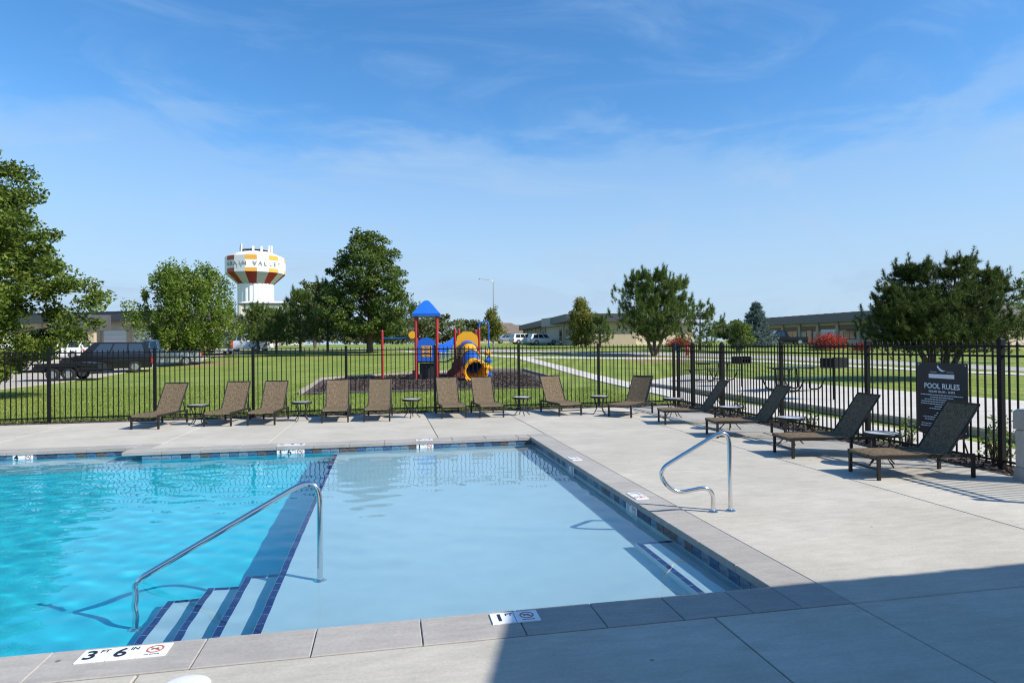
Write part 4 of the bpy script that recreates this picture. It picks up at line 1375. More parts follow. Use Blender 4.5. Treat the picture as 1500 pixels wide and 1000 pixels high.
def building(name, A, B, depth, h, label, roof_h=1.2, over=.9, bays=7, wall=m_tan, band=None, base=None, pattern='wdpw', extra=None, roof_m=None, fascia=.55, fas_m=None):
    """long low commercial building; its front runs from A to B (ground points), body behind it"""
    A, B = Vector(A), Vector(B)
    L = (B - A).length; rz = math.atan2(B.y - A.y, B.x - A.x)
    zb = base if base is not None else min(tz(A.x, A.y), tz(B.x, B.y))
    root = empty(name, (A.x, A.y, zb), rz, label, 'building')
    MB().box(0, L, 0, depth, -1.5, h).build('wall', wall, root)
    if band: MB().box(-.02, L + .02, -.03, depth + .02, h - 1.1, h - .35).build('wall_band', band, root)
    MB().box(-over, L + over, -over, depth + over, h, h + fascia).build('fascia', fas_m or m_fascia, root)
    rf = MB(); o2 = over + .05; hip = .02
    z0, z1 = h + fascia + .003, h + fascia + roof_h
    rf.add([(-o2, -o2, z0), (L + o2, -o2, z0), (L + o2, depth + o2, z0), (-o2, depth + o2, z0), (-o2 + hip, depth * .5, z1), (L + o2 - hip, depth * .5, z1)],
           [(0, 1, 5, 4), (2, 3, 4, 5), (1, 2, 5), (3, 0, 4), (3, 2, 1, 0)])
    ro_ = rf.build('roof', roof_m or m_metal, root)
    for i in range(int(L / 1.6)):
        x = .5 + i * 1.6
        t0 = min(1, .999)
        MB().bar((x, -o2 + .05, z0 + .02), (x, depth * .5, z1 + .02), .05, .04).build('roof_seam', roof_m or m_metal, ro_)
    w = L / bays
    for i in range(bays):
        p = pattern[i % len(pattern)]; x0 = i * w
        MB().box(x0 - .22, x0 + .22, -.22, -.003, -1.5, h - .003).build('pilaster', m_tan2 if wall is not m_tan2 else m_tan, root)
        if p == 'w':
            wd = MB().box(x0 + w * .25, x0 + w * .85, -.05, .0 - .003, .9, h * .72).build('window', m_door, root)
            MB().box(x0 + w * .28, x0 + w * .535, -.06, -.052, .98, h * .72 - .08).build('pane', m_glass, wd)
            MB().box(x0 + w * .565, x0 + w * .82, -.06, -.052, .98, h * .72 - .08).build('pane', m_glass, wd)
        elif p == 'd':
            dr = MB().box(x0 + w * .35, x0 + w * .70, -.06, -.003, -.2, min(2.4, h * .8)).build('door', m_door, root)
            MB().box(x0 + w * .40, x0 + w * .65, -.068, -.062, .4, min(2.2, h * .75)).build('pane', m_glass, dr)
        elif p == 'g':
            gd = MB().box(x0 + w * .15, x0 + w * .9, -.05, -.003, -.3, h * .72).build('garage_door', m_wht, root)
            for q in range(1, 5):
                MB().box(x0 + w * .15, x0 + w * .9, -.058, -.052, h * .72 * q / 5 - .02, h * .72 * q / 5 + .02).build('door_seam', m_tgrey, gd)
    return root


def gnd(px, Y):
    p = at(px, 505, Y); return (p.x, p.y)


# middle building: long shaded front runs away to the left, gable side faces the pool
c_ = gnd(838, 84)
cl = gnd(768, 132)
building('shop_building', cl, c_, 9.0, 3.3, 'long low tan building with dark fascia behind the white car', .06, 1.0, 9, m_tan, None, 1.55, 'wdw', fascia=1.0)
cr = gnd(1003, 86)
mb_ = empty('workshop_building', (c_[0] + 1.7, c_[1] + .6, 1.55), math.atan2(cr[1] - c_[1], cr[0] - c_[0]), 'sunlit tan workshop with light grey metal roof behind the open-topped pine', 'building')
Lw = (Vector(cr) - Vector(c_)).length
m_lroof = mat('light_metal_roof', (.30, .31, .32), .45, .2, var=.05, scale=.5)
MB().box(0, Lw, 0, 14, -1.5, 3.2).build('wall', m_tan2, mb_)
MB().box(-.003, Lw, -.03, 0 - .003, 1.5, 2.0).build('wall_band', m_tan, mb_)
wr = MB(); wr.add([(-.6, -.7, 3.2), (Lw + .6, -.7, 3.2), (Lw + .6, .5, 4.35), (-.6, .5, 4.35), (Lw + .6, 14.7, 4.35), (-.6, 14.7, 4.35), (-.6, -.7, 3.02), (Lw + .6, -.7, 3.02), (-.6, 14.7, 3.02), (Lw + .6, 14.7, 3.02)],
                  [(0, 1, 2, 3), (3, 2, 4, 5), (6, 7, 1, 0), (6, 0, 3, 5, 8), (7, 9, 4, 2, 1), (6, 8, 9, 7), (8, 5, 4, 9)])
wro = wr.build('roof', m_lroof, mb_)
for i in range(int(Lw / 1.1)):
    MB().bar((i * 1.1, -.68, 3.23), (i * 1.1, .5, 4.38), .06, .05).build('roof_seam', m_lroof, wro)
MB().box(-.65, Lw + .65, -.85, -.72, 2.95, 3.15).build('gutter', m_fascia, mb_)
for x in (4.5, 10.5):
    wd = MB().box(x, x + 1.6, -.06, -.034, .6, 1.4).build('window', m_door, mb_)
    MB().box(x + .1, x + 1.5, -.07, -.062, .7, 1.3).build('pane', m_glass, wd)

# right building
ra, rb = gnd(1125, 88), gnd(1420, 55)
building('office_building', ra, rb, 14.0, 3.15, 'long tan building with deep grey roof edge behind the red shrub at right', .06, .9, 9, m_tan2, m_brown, 1.15, 'gwd', fascia=1.15, fas_m=mat('grey_standing_seam', (.15, .145, .145), .6, var=.06, scale=.8))
# left building
la, lb_ = gnd(-60, 92), gnd(236, 80)
building('storage_building', la, lb_, 14.0, 3.6, 'tan building with dark grey roof behind the parked black vehicle', .06, .8, 7, m_tan2, None, 1.35, 'gdg', fascia=1.15, fas_m=mat('dark_standing_seam', (.085, .085, .09), .6, var=.06, scale=.8))
lp0 = gnd(96, 78); lp1 = gnd(154, 78)
can = empty('entrance_canopy', (lp0[0], lp0[1], 1.35), 0, 'low grey canopy roof in front of the tan building at left', 'canopy')
wc = lp1[0] - lp0[0]
MB().add([(-.6, -3.0, 2.7), (wc + .3, -3.0, 2.7), (wc + .3, .8, 4.2), (-.6, .8, 4.2), (-.6, -3.0, 2.45), (wc + .3, -3.0, 2.45), (wc + .3, .8, 2.45), (-.6, .8, 2.45)],
         [(0, 1, 2, 3), (4, 5, 1, 0), (5, 6, 2, 1), (7, 4, 0, 3), (7, 6, 5, 4), (6, 7, 3, 2)]).build('roof', m_metal, can)
for x in (.1, wc - .3):
    MB().box(x - .3, x + .3, -2.7, -2.1, -1.2, 2.45).build('pillar', m_tan, can)
MB().box(.8, wc - .9, -.2, .0, -1.2, 2.3).build('doorway', m_door, can)
# white depot by the water tower and far houses
building('white_depot', gnd(352, 175), gnd(432, 175), 20, 11.5, 'plain white warehouse at the foot of the water tower', 1.2, .4, 4, m_wht, None, 1.5, 'xx', fascia=.3, roof_m=m_wht)
m_froof = mat('brown_roof', (.17, .13, .10), .9, var=.1, scale=1.)
for i, (px, Y, Lh, lb) in enumerate(((733, 150, 15, 'distant house with brown roof right of the street lamp'), (757, 165, 12, 'distant house with brown roof left of the middle building'))):
    p = at(px, 505, Y)
    hr = empty('house', (p.x - Lh / 2, p.y, tz(p.x, p.y)), 0, lb, 'house', 'distant houses')
    MB().box(0, Lh, 0, 9, -1, 2.3).build('wall', m_tan2, hr)
    MB().add([(-.5, -.5, 2.3), (Lh + .5, -.5, 2.3), (Lh + .5, 9.5, 2.3), (-.5, 9.5, 2.3), (4, 4.5, 5.0), (Lh - 4, 4.5, 5.0)], [(0, 1, 5, 4), (1, 2, 5), (2, 3, 4, 5), (3, 0, 4), (3, 2, 1, 0)]).build('roof', m_froof, hr)
    for x in (2, Lh - 4):
        MB().box(x, x + 1.5, -.05, -.003, .6, 1.8).build('window', m_glass, hr)

# ================================================================== street lamp
lp = at(723.5, 505, 86)
sl = empty('street_lamp', (lp.x, lp.y, tz(lp.x, lp.y)), R(180), 'tall grey street lamp with a curved arm reaching left', 'street lamp')
m_galv = mat('galvanised_steel', (.42, .43, .43), .45, .6)
MB().tube([(0, 0, 0), (0, 0, 8.75)], [.11, .06], 10).build('pole', m_galv, sl, True)
MB().tube(arc_path([(0, 0, 8.4), (0, 0, 8.95), (1.6, 0, 9.15)], [.45]), .04, 8).build('arm', m_galv, sl, True)
MB().lathe([(.05, 0), (.16, .03), (.16, .09), (.07, .14)], 12, (1.85, 0, 9.06)).build('lamp_head', m_galv, sl, True)
MB().box(-.16, .16, -.16, .16, -.2, .25).build('base', m_galv, sl)

# ================================================================== vehicles
def vehicle(name, loc, rz, L, W, H, paint, label, kind='suv', cat='car', group='parked vehicles', lamp_col=None):
    """side profile lofted with tumblehome; nose towards +x"""
    root = empty(name, loc, rz, label, cat, group)
    h = L / 2
    belt = H * .56; sill = .28; w = W / 2
    if kind == 'pickup': top = [(-.06, belt), (.02, H), (.22, H), (.36, belt)]
    elif kind == 'van': top = [(-.5, belt), (-.48, H), (.22, H), (.36, belt)]
    elif kind == 'sedan': top = [(-.38, belt), (-.18, H), (.10, H), (.30, belt)]
    else: top = [(-.495, belt), (-.43, H), (.14, H), (.30, belt)]
    nose = belt * (.88 if kind != 'van' else .92)
    # lower body stations: x, half width, bottom, top
    st = [(-h, w * .90, sill + .12, belt * .93), (-h * .97, w * .97, sill + .02, belt), (-h * .5, w, sill, belt), (h * .3, w, sill, belt), (h * .62, w * .99, sill, belt * .99), (h * .93, w * .93, sill + .02, nose), (h, w * .84, sill + .12, nose * .84)]
    v, f = [], []
    for x, hw_, zb, zt in st:
        zm = zb + (zt - zb) * .55
        v += [(x, -hw_ * .93, zb), (x, -hw_, zm), (x, -hw_ * .95, zt), (x, hw_ * .95, zt), (x, hw_, zm), (x, hw_ * .93, zb)]
    for i in range(len(st) - 1):
        for k in range(6):
            q = (k + 1) % 6; f.append((i * 6 + k, (i + 1) * 6 + k, (i + 1) * 6 + q, i * 6 + q))
    f.append((0, 1, 2, 3, 4, 5)); e = (len(st) - 1) * 6; f.append((e + 5, e + 4, e + 3, e + 2, e + 1, e))
    body = MB().add(v, f)
    # cabin
    (xa, za), (xb, zb_), (xc, zc), (xd, zd) = [(a * L, z) for a, z in top]
    wb, wt = w * .94, w * .80
    cv = [(xa, -wb, za - .004), (xd, -wb, za - .004), (xd, wb, za - .004), (xa, wb, za - .004), (xb, -wt, H), (xc, -wt, H), (xc, wt, H), (xb, wt, H)]
    body.add(cv, [(0, 1, 5, 4), (1, 2, 6, 5), (2, 3, 7, 6), (3, 0, 4, 7), (4, 5, 6, 7)])
    body.build('body', paint, root, True)
    C_ = [Vector(p) for p in cv]

    def pane(a, b, c, d, s=.012):
        n_ = (C_[b] - C_[a]).cross(C_[d] - C_[a]).normalized() * s
        return n_

    def panel(q, u0, u1, v0, v1, nm='window', m=m_glass):
        a, b, c, d = [C_[i] for i in q]
        P = lambda u, t: a.lerp(b, u).lerp(d.lerp(c, u), t)
        n_ = (b - a).cross(d - a).normalized() * .010
        pts = [P(u0, v0), P(u1, v0), P(u1, v1), P(u0, v1)]
        MB().add([p + n_ for p in pts], [(0, 1, 2, 3)]).build(nm, m, root)

    for q in ((0, 1, 5, 4), (2, 3, 7, 6)):
        if kind == 'van': panel(q, .72, .90, .12, .85)
        elif kind == 'pickup': panel(q, .20, .48, .12, .88); panel(q, .52, .78, .12, .88)
        else:
            rv = q[0] == 2
            for u0, u1 in ((.10, .34), (.37, .60), (.63, .86)): panel(q, 1 - u1 if rv else u0, 1 - u0 if rv else u1, .14, .88)
    panel((1, 2, 6, 5), .06, .94, .10, .92, 'windscreen')
    panel((3, 0, 4, 7), .08, .92, .14, .86, 'rear_window')
    rw = .36 if kind != 'sedan' else .32
    for sx in (-.30, .31):
        for s in (-1, 1):
            wh = empty('wheel'); wh.parent = root; wh.location = (sx * L, s * (w - .10), rw)
            ty = MB().lathe([(rw * .62, -.11), (rw * .97, -.11), (rw, -.08), (rw, .08), (rw * .97, .11), (rw * .62, .11)], 20)
            o = ty.build('tyre', m_tyre, wh, True); o.rotation_euler = (R(90), 0, 0)
            o = MB().lathe([(.05, -.115), (rw * .2, -.122), (rw * .6, -.118), (rw * .63, -.08), (rw * .63, .08), (rw * .6, .118), (rw * .2, .122), (.05, .115)], 12).build('rim', m_rim, wh)
            o.rotation_euler = (R(90), 0, 0)
    m_tail = mat('tail_lamp', (.45, .02, .015), .2); m_head = mat('head_lamp', (.75, .78, .8), .1)
    for s in (-1, 1):
        MB().box(-h - .012, -h * .965, s * w * .87 - .09, s * w * .87 + .09, belt * .55, belt * (.92 if kind != 'van' else 1.15)).build('tail_light', m_tail, root)
        MB().box(h * .955, h + .006, s * w * .66 - .16, s * w * .66 + .16, nose * .58, nose * .76).build('headlight', m_head, root)
    MB().box(-h - .05, -h * .97, -w * .86, w * .86, sill + .06, sill + .28).build('rear_bumper', m_tgrey, root)
    MB().box(h * .97, h + .05, -w * .80, w * .80, sill + .04, sill + .26).build('front_bumper', m_tgrey if kind == 'pickup' else m_door, root)
    return root


p_blk = mat('black_paint', (.006, .0065, .008), .3, coat=.4, spec=.3)
p_gry = mat('charcoal_paint', (.05, .055, .06), .25, .2, coat=.8)
p_sil = mat('silver_paint', (.36, .38, .41), .3, .4, coat=.8)
p_wht = mat('white_paint', (.75, .76, .76), .25, coat=.8)
vehicle('parked_suv', gz(158, 543, 46.5)[:2] + (tz(*gz(158, 543, 46.5)[:2]) + .02,), R(200), 5.1, 2.0, 1.98, p_blk, 'black sport utility vehicle parked behind the black trailer', 'suv')
vehicle('parked_pickup', gz(236, 537, 52)[:2] + (tz(*gz(236, 537, 52)[:2]) + .02,), R(197), 5.5, 2.0, 1.95, p_sil, 'silver-grey pickup truck parked under the light green tree', 'pickup', 'truck')
vehicle('parked_van', gz(318, 519, 67)[:2] + (tz(*gz(318, 519, 67)[:2]) + .02,), R(112), 5.4, 2.1, 2.15, p_gry, 'dark grey van with a red tail light seen from behind', 'van', 'van')
vehicle('parked_truck', gz(362, 516, 74)[:2] + (tz(*gz(362, 516, 74)[:2]) + .02,), R(165), 5.2, 2.0, 1.9, p_wht, 'white truck parked right of the dark grey van', 'pickup', 'truck')
vehicle('parked_van', gz(22, 515, 66)[:2] + (tz(*gz(22, 515, 66)[:2]) + .02,), R(190), 5.8, 2.1, 2.5, p_wht, 'white van half hidden behind the large oak', 'van', 'van')
vehicle('parked_car', gz(88, 515, 68)[:2] + (tz(*gz(88, 515, 68)[:2]) + .02,), R(180), 4.8, 1.9, 1.7, p_wht, 'white car behind the branches right of the white van', 'suv')
vehicle('parked_car', gz(795, 502, 92)[:2] + (tz(*gz(795, 502, 92)[:2]) + .02,), R(8), 4.4, 1.85, 1.6, p_wht, 'white hatchback in front of the long low tan building', 'suv')
vehicle('parked_car', gz(768, 502, 100)[:2] + (tz(*gz(768, 502, 100)[:2]) + .02,), R(10), 4.4, 1.85, 1.65, p_wht, 'white car at the left end of the long low tan building', 'suv')
vehicle('parked_car', gz(744, 503, 110)[:2] + (tz(*gz(744, 503, 110)[:2]) + .02,), R(0), 4.5, 1.85, 1.55, p_sil, 'silver car right of the street lamp', 'sedan')
vehicle('parked_car', gz(1150, 505, 70)[:2] + (tz(*gz(1150, 505, 70)[:2]) + .02,), R(160), 4.9, 1.95, 1.75, p_blk, 'black car between the blue-green spruce and the red shrub', 'pickup')
vehicle('parked_car', gz(1440, 520, 50)[:2] + (tz(*gz(1440, 520, 50)[:2]) + .02,), R(185), 4.6, 1.9, 1.55, p_sil, 'silver car seen through the fence at the far right', 'sedan')

# tandem-axle trailer
tl = gz(100, 556, 39.8)
tr_o = empty('trailer', (tl[0], tl[1], tl[2] + .02), R(4), 'black tandem-axle flatbed trailer with raised tongue on the apron', 'trailer')
MB().bar((-2.0, -.85, .52), (2.0, -.85, .52), .08, .14).bar((-2.0, .85, .52), (2.0, .85, .52), .08, .14).box(-2.0, 2.0, -.85, .85, .52, .57).build('bed', m_black, tr_o)
for s in (-1, 1):
    MB().tube([(-1.95, s * .7, .5), (-3.6, s * .05, .48)], .045, 8).build('tongue_bar', m_black, tr_o)
    for x in (-.38, .38):
        w_o = empty('wheel'); w_o.parent = tr_o; w_o.location = (x, s * .98, .33)
        o = MB().lathe([(.19, -.10), (.315, -.10), (.33, -.07), (.33, .07), (.315, .10), (.19, .10)], 20).build('tyre', m_tyre, w_o, True); o.rotation_euler = (R(90), 0, 0)
        o = MB().lathe([(.05, -.105), (.19, -.10), (.20, .10), (.05, .105)], 10).build('rim', m_rim, w_o); o.rotation_euler = (R(90), 0, 0)
    MB().tube(arc_path([(-.85, s * .98, .42), (-.75, s * .98, .74), (.75, s * .98, .74), (.85, s * .98, .42)], [.25, .25]), .055, 6).build('mudguard', m_black, tr_o, True)
    MB().bar((-2.0, s * .86, .88), (2.0, s * .86, .88), .05).build('side_rail', m_black, tr_o)
    for x in (-1.95, -.65, .65, 1.95): MB().bar((x, s * .86, .57), (x, s * .86, .86), .05).build('stake', m_black, tr_o)
MB().bar((-3.6, 0, .5), (-3.9, 0, .52), .10).build('coupler', m_black, tr_o)
MB().bar((-3.3, 0, 0), (-3.3, 0, .85), .06).bar((-3.3, 0, .80), (-2.95, 0, .86), .03).build('jack', m_black, tr_o)
ld = MB().prism([(-1.5, .575), (1.7, .575), (1.65, .86), (.9, 1.0), (-.2, .93), (-1.3, .85)], 'y', -.75, .75).build('tarp_load', mat('black_tarp', (.014, .015, .016), .5, bump=.5, scale=4), tr_o)

# ================================================================== picnic tables, grills, hydrant
m_green = mat('dark_green_coat', (.012, .05, .045), .4, var=.2, scale=20)


def picnic(loc, rz, label):
    root = empty('picnic_table', loc, rz, label, 'picnic table', 'picnic tables on the pad')
    for k in range(6):
        MB().box(-.9, .9, -.36 + k * .122, -.36 + k * .122 + .11, .735, .765).build('top_slat', m_green, root)
    for s in (-1, 1):
        for k in range(2): MB().box(-.9, .9, s * .66 - .125 + k * .13, s * .66 - .125 + k * .13 + .12, .43, .46).build('bench_slat', m_green, root)
        x = s * .6
        MB().tube(arc_path([(x, -.74, .425), (x, -.55, .06), (x, -.2, .03), (x, -.24, .72)], [.12, .12]), .024, 7).build('leg', m_black, root, True)
        MB().tube(arc_path([(x, .74, .425), (x, .55, .06), (x, .2, .03), (x, .24, .72)], [.12, .12]), .024, 7).build('leg', m_black, root, True)
        MB().bar((x, -.36, .715), (x, .36, .715), .04).build('cross_bar', m_black, root)
    return root


p1 = at(1045, 556, 24.6); p2 = at(1162, 570, 18.6)
picnic((p1.x, p1.y, .155), R(20), 'dark green picnic table farther from the camera, left of the small grill')
picnic((p2.x, p2.y, .155), R(24), 'dark green picnic table nearer the camera, left of the large grill')


def grill(loc, rz, s, label):
    root = empty('park_grill', loc, rz, label, 'grill', 'park grills on the pad')
    MB().tube([(0, 0, -.05), (0, 0, .82 * s)], .035 * s, 10).build('post', m_black, root, True)
    fb = MB()
    fb.box(-.28 * s, .28 * s, -.2 * s, .2 * s, .82 * s, .85 * s).box(-.28 * s, -.255 * s, -.2 * s, .2 * s, .853 * s, 1.08 * s).box(.255 * s, .28 * s, -.2 * s, .2 * s, .853 * s, 1.08 * s).box(-.254 * s, .254 * s, .175 * s, .2 * s, .853 * s, 1.08 * s)
    fb.build('fire_box', m_black, root)
    for k in range(9):
        MB().bar((-.25 * s, -.17 * s + k * .04 * s, 1.0 * s), (.25 * s, -.17 * s + k * .04 * s, 1.0 * s), .012).build('grate_bar', m_frame, root)
    MB().bar((-.36 * s, -.15 * s, 1.01 * s), (-.28 * s, -.15 * s, 1.01 * s), .03).build('handle', m_frame, root)
    return root


g1 = at(1087, 566, 21.0); g2 = at(1222, 586, 15.4)
grill((g1.x, g1.y, .155), R(20), 1.0, 'small black park grill on a post behind the farthest right-row loungers')
grill((g2.x, g2.y, .155), R(-160), 1.05, 'black park grill with solid back plate left of the broad dark pine')
hy = at(1007, 524, 50)
hyd = empty('fire_hydrant', (hy.x, hy.y, tz(hy.x, hy.y)), 0, 'red fire hydrant by the street, seen through the fence corner', 'hydrant')
m_hyd = mat('hydrant_red', (.55, .03, .02), .4)
MB().lathe([(.17, 0), (.17, .05), (.12, .06), (.12, .52), (.14, .54), (.13, .62), (.07, .70), (.03, .76)], 14).build('barrel', m_hyd, hyd, True)
for a in (0, PI): MB().tube([(.1 * math.cos(a), 0, .42), (.2 * math.cos(a), 0, .42)], .05, 8).build('nozzle', m_hyd, hyd)
bb = at(991, 516, 58)
bo_ = empty('blue_bin', (bb.x, bb.y, tz(bb.x, bb.y)), 0, 'small blue bin by the red shrub beyond the fence corner', 'bin')
m_bin = mat('blue_bin', (.02, .08, .30), .5)
MB().box(-.2, .2, -.2, .2, 0, .5).build('body', m_bin, bo_); MB().box(-.22, .22, -.22, .22, .503, .56).build('lid', m_bin, bo_)

# ================================================================== playground
m_pr = mat('red_post', (.36, .022, .022), .45)
m_pb = mat('blue_plastic', (.012, .11, .52), .4)
m_py = mat('yellow_plastic', (.80, .38, .012), .4)
m_pbr = mat('brick_red_plastic', (.20, .04, .028), .5)
m_pdk = mat('dark_vinyl_deck', (.02, .02, .024), .6)
# bed of bark mulch with its border
bed = [(-3.1, 24.4), (6.6, 25.2), (8.2, 32.3), (8.1, 37.6), (5.5, 38.4), (-3.3, 34.0)]
bv = []
cxb, cyb = 2.2, 31.2
nr = 6
for r_ in range(nr + 1):
    for x, y in bed:
        t = r_ / nr; X_, Y_ = cxb + (x - cxb) * t, cyb + (y - cyb) * t
        bv.append((X_, Y_, tz(X_, Y_) + .012 + .03 * (1 - t)))
bf = []
nb2 = len(bed)
for r_ in range(nr):
    for k in range(nb2):
        q = (k + 1) % nb2; bf.append((r_ * nb2 + k, (r_ + 1) * nb2 + k, (r_ + 1) * nb2 + q, r_ * nb2 + q))
tag(MB().add(bv, bf).build('mulch_bed', m_mulch), kind='structure')
chips('playground_mulch', [(-2.8, 7.0, 25.6, 31.5), (-2.6, 7.4, 31.5, 36)], 16000, .05, m_chip, 6, lambda x, y: ter(x, y) + .03)
m_timber = mat('border_timber', (.34, .30, .24), .8, var=.15, scale=6)
bd = empty('bed_border', (0, 25, 0), 0, 'pale border timbers round the playground mulch bed', 'edging')
for k in range(nb2):
    a_, b_ = Vector(bed[k]), Vector(bed[(k + 1) % nb2]); n_ = max(1, round((b_ - a_).length / 2.4))
    if k == 0: continue
    for i in range(n_):
        p_, q_ = a_.lerp(b_, i / n_), a_.lerp(b_, (i + 1) / n_ - .004)
        MB().bar((p_.x, p_.y - 25, tz(p_.x, p_.y) + .06), (q_.x, q_.y - 25, tz(q_.x, q_.y) + .06), .12, .16).build('timber', m_timber, bd)

PY = 32.0
pt = at(625, 557, PY)
pg = empty('playground', (pt.x, pt.y, 0), R(-6), 'playground set with blue-roofed tower, red posts and yellow and blue tube slide', 'play set')
z0p = tz(pt.x, pt.y)
S_ = .52                                           # half the deck size


def ppost(x, y, h, r=.062):
    o = MB().tube([(x, y, -.1), (x, y, h)], r, 12).build('post', m_pr, pg, True)
    MB().lathe([(r * 1.1, 0), (r * 1.1, .04), (r * .6, .08)], 12, (x, y, h)).build('post_cap', m_pr, o, True)
    return o


for sx in (-1, 1):
    for sy in (0, 1):
        ppost(sx * S_, sy * 1.04, 3.22)
# hipped roof with a rounded peak
rv_, rf_ = [], []
levels = [(1.24, 3.20), (1.26, 3.34), (1.0, 3.50), (.62, 3.76), (.28, 3.97), (.10, 4.02)]
for s_, z_ in levels:
    hh_ = .68 * s_ / 1.24
    for a, b in ((-1, -1), (0, -1.02), (1, -1), (1.02, 0), (1, 1), (0, 1.02), (-1, 1), (-1.02, 0)): rv_.append((a * hh_, .52 + b * hh_, z_))
for i in range(len(levels) - 1):
    for k in range(8):
        q = (k + 1) % 8; rf_.append((i * 8 + k, i * 8 + q, (i + 1) * 8 + q, (i + 1) * 8 + k))
rf_.append(tuple(range(8))[::-1]); e = (len(levels) - 1) * 8; rf_.append(tuple(range(e, e + 8)))
m_proof = mat('blue_roof_plastic', (.012, .13, .55), .45, bump=.6, scale=18)
MB().add(rv_, rf_).build('roof', m_proof, pg)
MB().box(-S_ + .07, S_ - .07, .07, .97, .90, .96).build('deck', m_pdk, pg)
# front panel, arched top, with a yellow window of counters
pan = MB().prism([(-.44, .97), (.44, .97), (.44, 1.95), (.34, 2.02), (.26, 2.10), (.12, 2.12), (0, 2.17), (-.12, 2.12), (-.26, 2.10), (-.34, 2.02), (-.44, 1.95)], 'y', -.03, .03).build('front_panel', m_pb, pg)
for i in range(3):
    for j in range(3):
        MB().tube([(-.15 + i * .15, -.05, 1.28 + j * .17), (-.15 + i * .15, .05, 1.28 + j * .17)], .068, 10).build('counter', m_py, pan)
        MB().bar((-.15 + i * .15 - .03, -.054, 1.28 + j * .17 - .03), (-.15 + i * .15 + .03, -.054, 1.28 + j * .17 + .03), .015, .006).build('counter_mark', m_pr, pan)
for z in (1.19, 1.71): MB().box(-.26, .26, -.04, .04, z, z + .03).build('counter_frame', m_py, pan)
for x in (-.26, .235): MB().box(x, x + .025, -.04, .04, 1.222, 1.708).build('counter_frame', m_py, pan)
MB().box(-.36, .36, .30, .36, .02, .87).build('dark_opening', m_pdk, pg)  # solid dark sheet standing in for the shaded opening below the deck
st_ = MB()
for k in range(3): st_.box(-1.0 + k * .14, -.56, .25, .85, k * .17, k * .17 + .16)
st_.build('steps', m_pdk, pg)
# overhead bar to the lone post
ppost(-2.18, .2, 2.45)
MB().tube([(-2.18, .2, 2.12), (-.52, .0, 2.12)], .03, 10).build('overhead_bar', m_pb, pg, True)
MB().lathe([(.10, -.03), (.19, -.03), (.19, .03), (.10, .03)], 16).build('turning_ring', m_py, pg).matrix_basis = Matrix.Translation((-.68, -.02, 2.28)) @ Matrix.Rotation(R(90), 4, 'X')
# second deck with slide panel
for x, y, h in ((1.42, 1.4, 2.55), (1.62, 2.3, 2.55), (2.68, 1.55, 2.55), (2.52, 2.5, 2.5)):
    ppost(x, y, h)
MB().box(1.45, 2.66, 1.45, 2.45, 1.12, 1.18).build('deck', m_pdk, pg)
sc_ = [(1.50, 1.2), (2.62, 1.2), (2.62, 2.0)]
for k in range(9):
    a = PI * k / 8; sc_.append((2.06 + .56 * math.cos(a), 2.02 + .42 * math.sin(a) + .045 * (k % 2)))
sc_.append((1.50, 2.0))
MB().prism(sc_, 'y', 1.38, 1.44).build('slide_panel', m_py, pg)
# tube slide in coloured sections
path = smooth_path([(2.06, 1.36, 1.60), (2.10, .7, 1.45), (2.18, .1, 1.12), (2.28, -.55, .75), (2.36, -1.15, .52), (2.40, -1.45, .47)], 6)
nseg = len(path) - 1
cuts = [0, 6, 12, 18, nseg]
for i, (a, b) in enumerate(zip(cuts[:-1], cuts[1:])):
    q = path[a:b + 1]
    rad = [.42 + .012 * (i % 2)] * len(q)
    if i == 3: rad = [.432 + .10 * (k / (len(q) - 1)) ** 2 for k in range(len(q))]
    t_ = MB().tube(q, rad, 24, cap=False)
    o = t_.build('tube_section', m_pb if i % 2 == 0 else m_py, pg, True)
    sm = o.modifiers.new('wall', 'SOLIDIFY'); sm.thickness = .025; sm.offset = -1
    d_ = (q[-1] - q[-2]).normalized()
    MB().tube([q[-1] - d_ * .03, q[-1] + d_ * .03], rad[-1] + .03, 24, cap=False).build('flange_ring', m_pb if i % 2 == 0 else m_py, o, True).modifiers.new('wall', 'SOLIDIFY').thickness = -.04
# scalloped lip of the exit
tip = path[-1]
for k in range(12):
    a = 2 * PI * k / 12
    MB().lathe([(.02, -.03), (.085, -.03), (.085, .03), (.02, .03)], 10).build('exit_scallop', m_py, pg, True).matrix_basis = Matrix.Translation(tip + Vector((.545 * math.cos(a), -.01, .545 * math.sin(a) * .98))) @ Matrix.Rotation(R(84), 4, 'X')
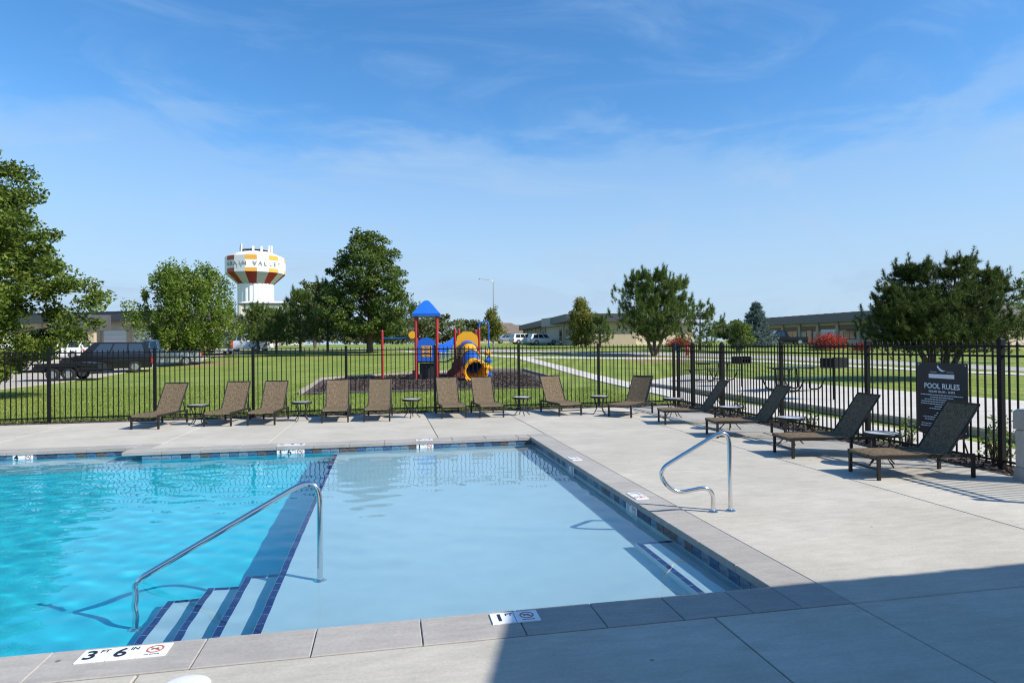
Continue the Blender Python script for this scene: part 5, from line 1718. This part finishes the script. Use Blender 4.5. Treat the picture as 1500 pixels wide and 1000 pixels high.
# arched bridge between the decks with blue barred sides
for s in (0, 1):
    y0, y1 = (.12 + .8 * s), (1.5 + .85 * s)
    P0, P1 = Vector((.55, y0, .95)), Vector((1.42, y1, 1.16))
    tpts, bpts = [], []
    for k in range(9):
        t = k / 8; p = P0.lerp(P1, t)
        bpts.append(p + Vector((0, 0, .05))); tpts.append(p + Vector((0, 0, .82 + .22 * t - .10 * math.sin(PI * t))))
    br = MB().tube(tpts, .03, 8).build('bridge_rail', m_pb, pg, True)
    for k in range(1, 8): MB().tube([bpts[k], tpts[k]], .012, 6).build('baluster', m_pb, br)
    w3 = MB()
    for k in range(8):
        a, b = tpts[k], tpts[k + 1]
        w3.add([a + Vector((0, -.015, -.02)), b + Vector((0, -.015, -.02)), b + Vector((0, -.015, -.34 - .1 * math.sin(PI * (k + 1) / 8))), a + Vector((0, -.015, -.34 - .1 * math.sin(PI * k / 8))),
                a + Vector((0, .015, -.02)), b + Vector((0, .015, -.02)), b + Vector((0, .015, -.34 - .1 * math.sin(PI * (k + 1) / 8))), a + Vector((0, .015, -.34 - .1 * math.sin(PI * k / 8)))],
               [(0, 1, 2, 3), (7, 6, 5, 4), (0, 4, 5, 1), (3, 2, 6, 7)])
    w3.build('bridge_panel', m_pb, pg)
for k in range(7):
    t = (k + .5) / 7; c = Vector((.55 + .87 * t, .5 + 1.43 * t, .93 + .22 * t - .12 * math.sin(PI * t)))
    MB().box(-.075, .075, -.42, .42, -.02, .02, M=Matrix.Translation(c) @ Matrix.Rotation(R(-8), 4, 'Z')).build('bridge_plank', m_pdk, pg)
# brick-red climbing wall under the second deck
cw = MB().prism([(1.05, .0), (2.35, .0), (2.3, .5), (2.2, 1.1), (1.5, 1.1), (1.28, .85), (1.2, .55), (1.02, .42), (.95, .2)], 'y', 1.22, 1.30).build('climbing_wall', m_pbr, pg)
for x, z in ((1.3, .35), (1.6, .6), (1.9, .3), (1.8, .9), (1.2, .2)):
    MB().lathe([(.07, 0), (.05, .05), (.02, .07)], 8).build('hold', m_pbr, cw).matrix_basis = Matrix.Translation((x, 1.22, z)) @ Matrix.Rotation(R(90), 4, 'X')
# blue arch and stacked climbing pods on the far right
MB().tube(arc_path([(2.72, 2.3, 1.2), (2.72, 2.3, 2.98), (3.22, 2.3, 2.98), (3.22, 2.3, .05)], [.14, .14]), .035, 10).build('climber_arch', m_pb, pg, True)
for k, z in enumerate((.12, .48, .84, 1.20)):
    c = (3.12, 1.0, z)
    MB().lathe([(.05, 0), (.20, .03), (.22, .10), (.14, .17), (.06, .22), (.05, .34)], 14, c).build('climbing_pod', m_pb if k % 2 == 0 else m_py, pg, True)
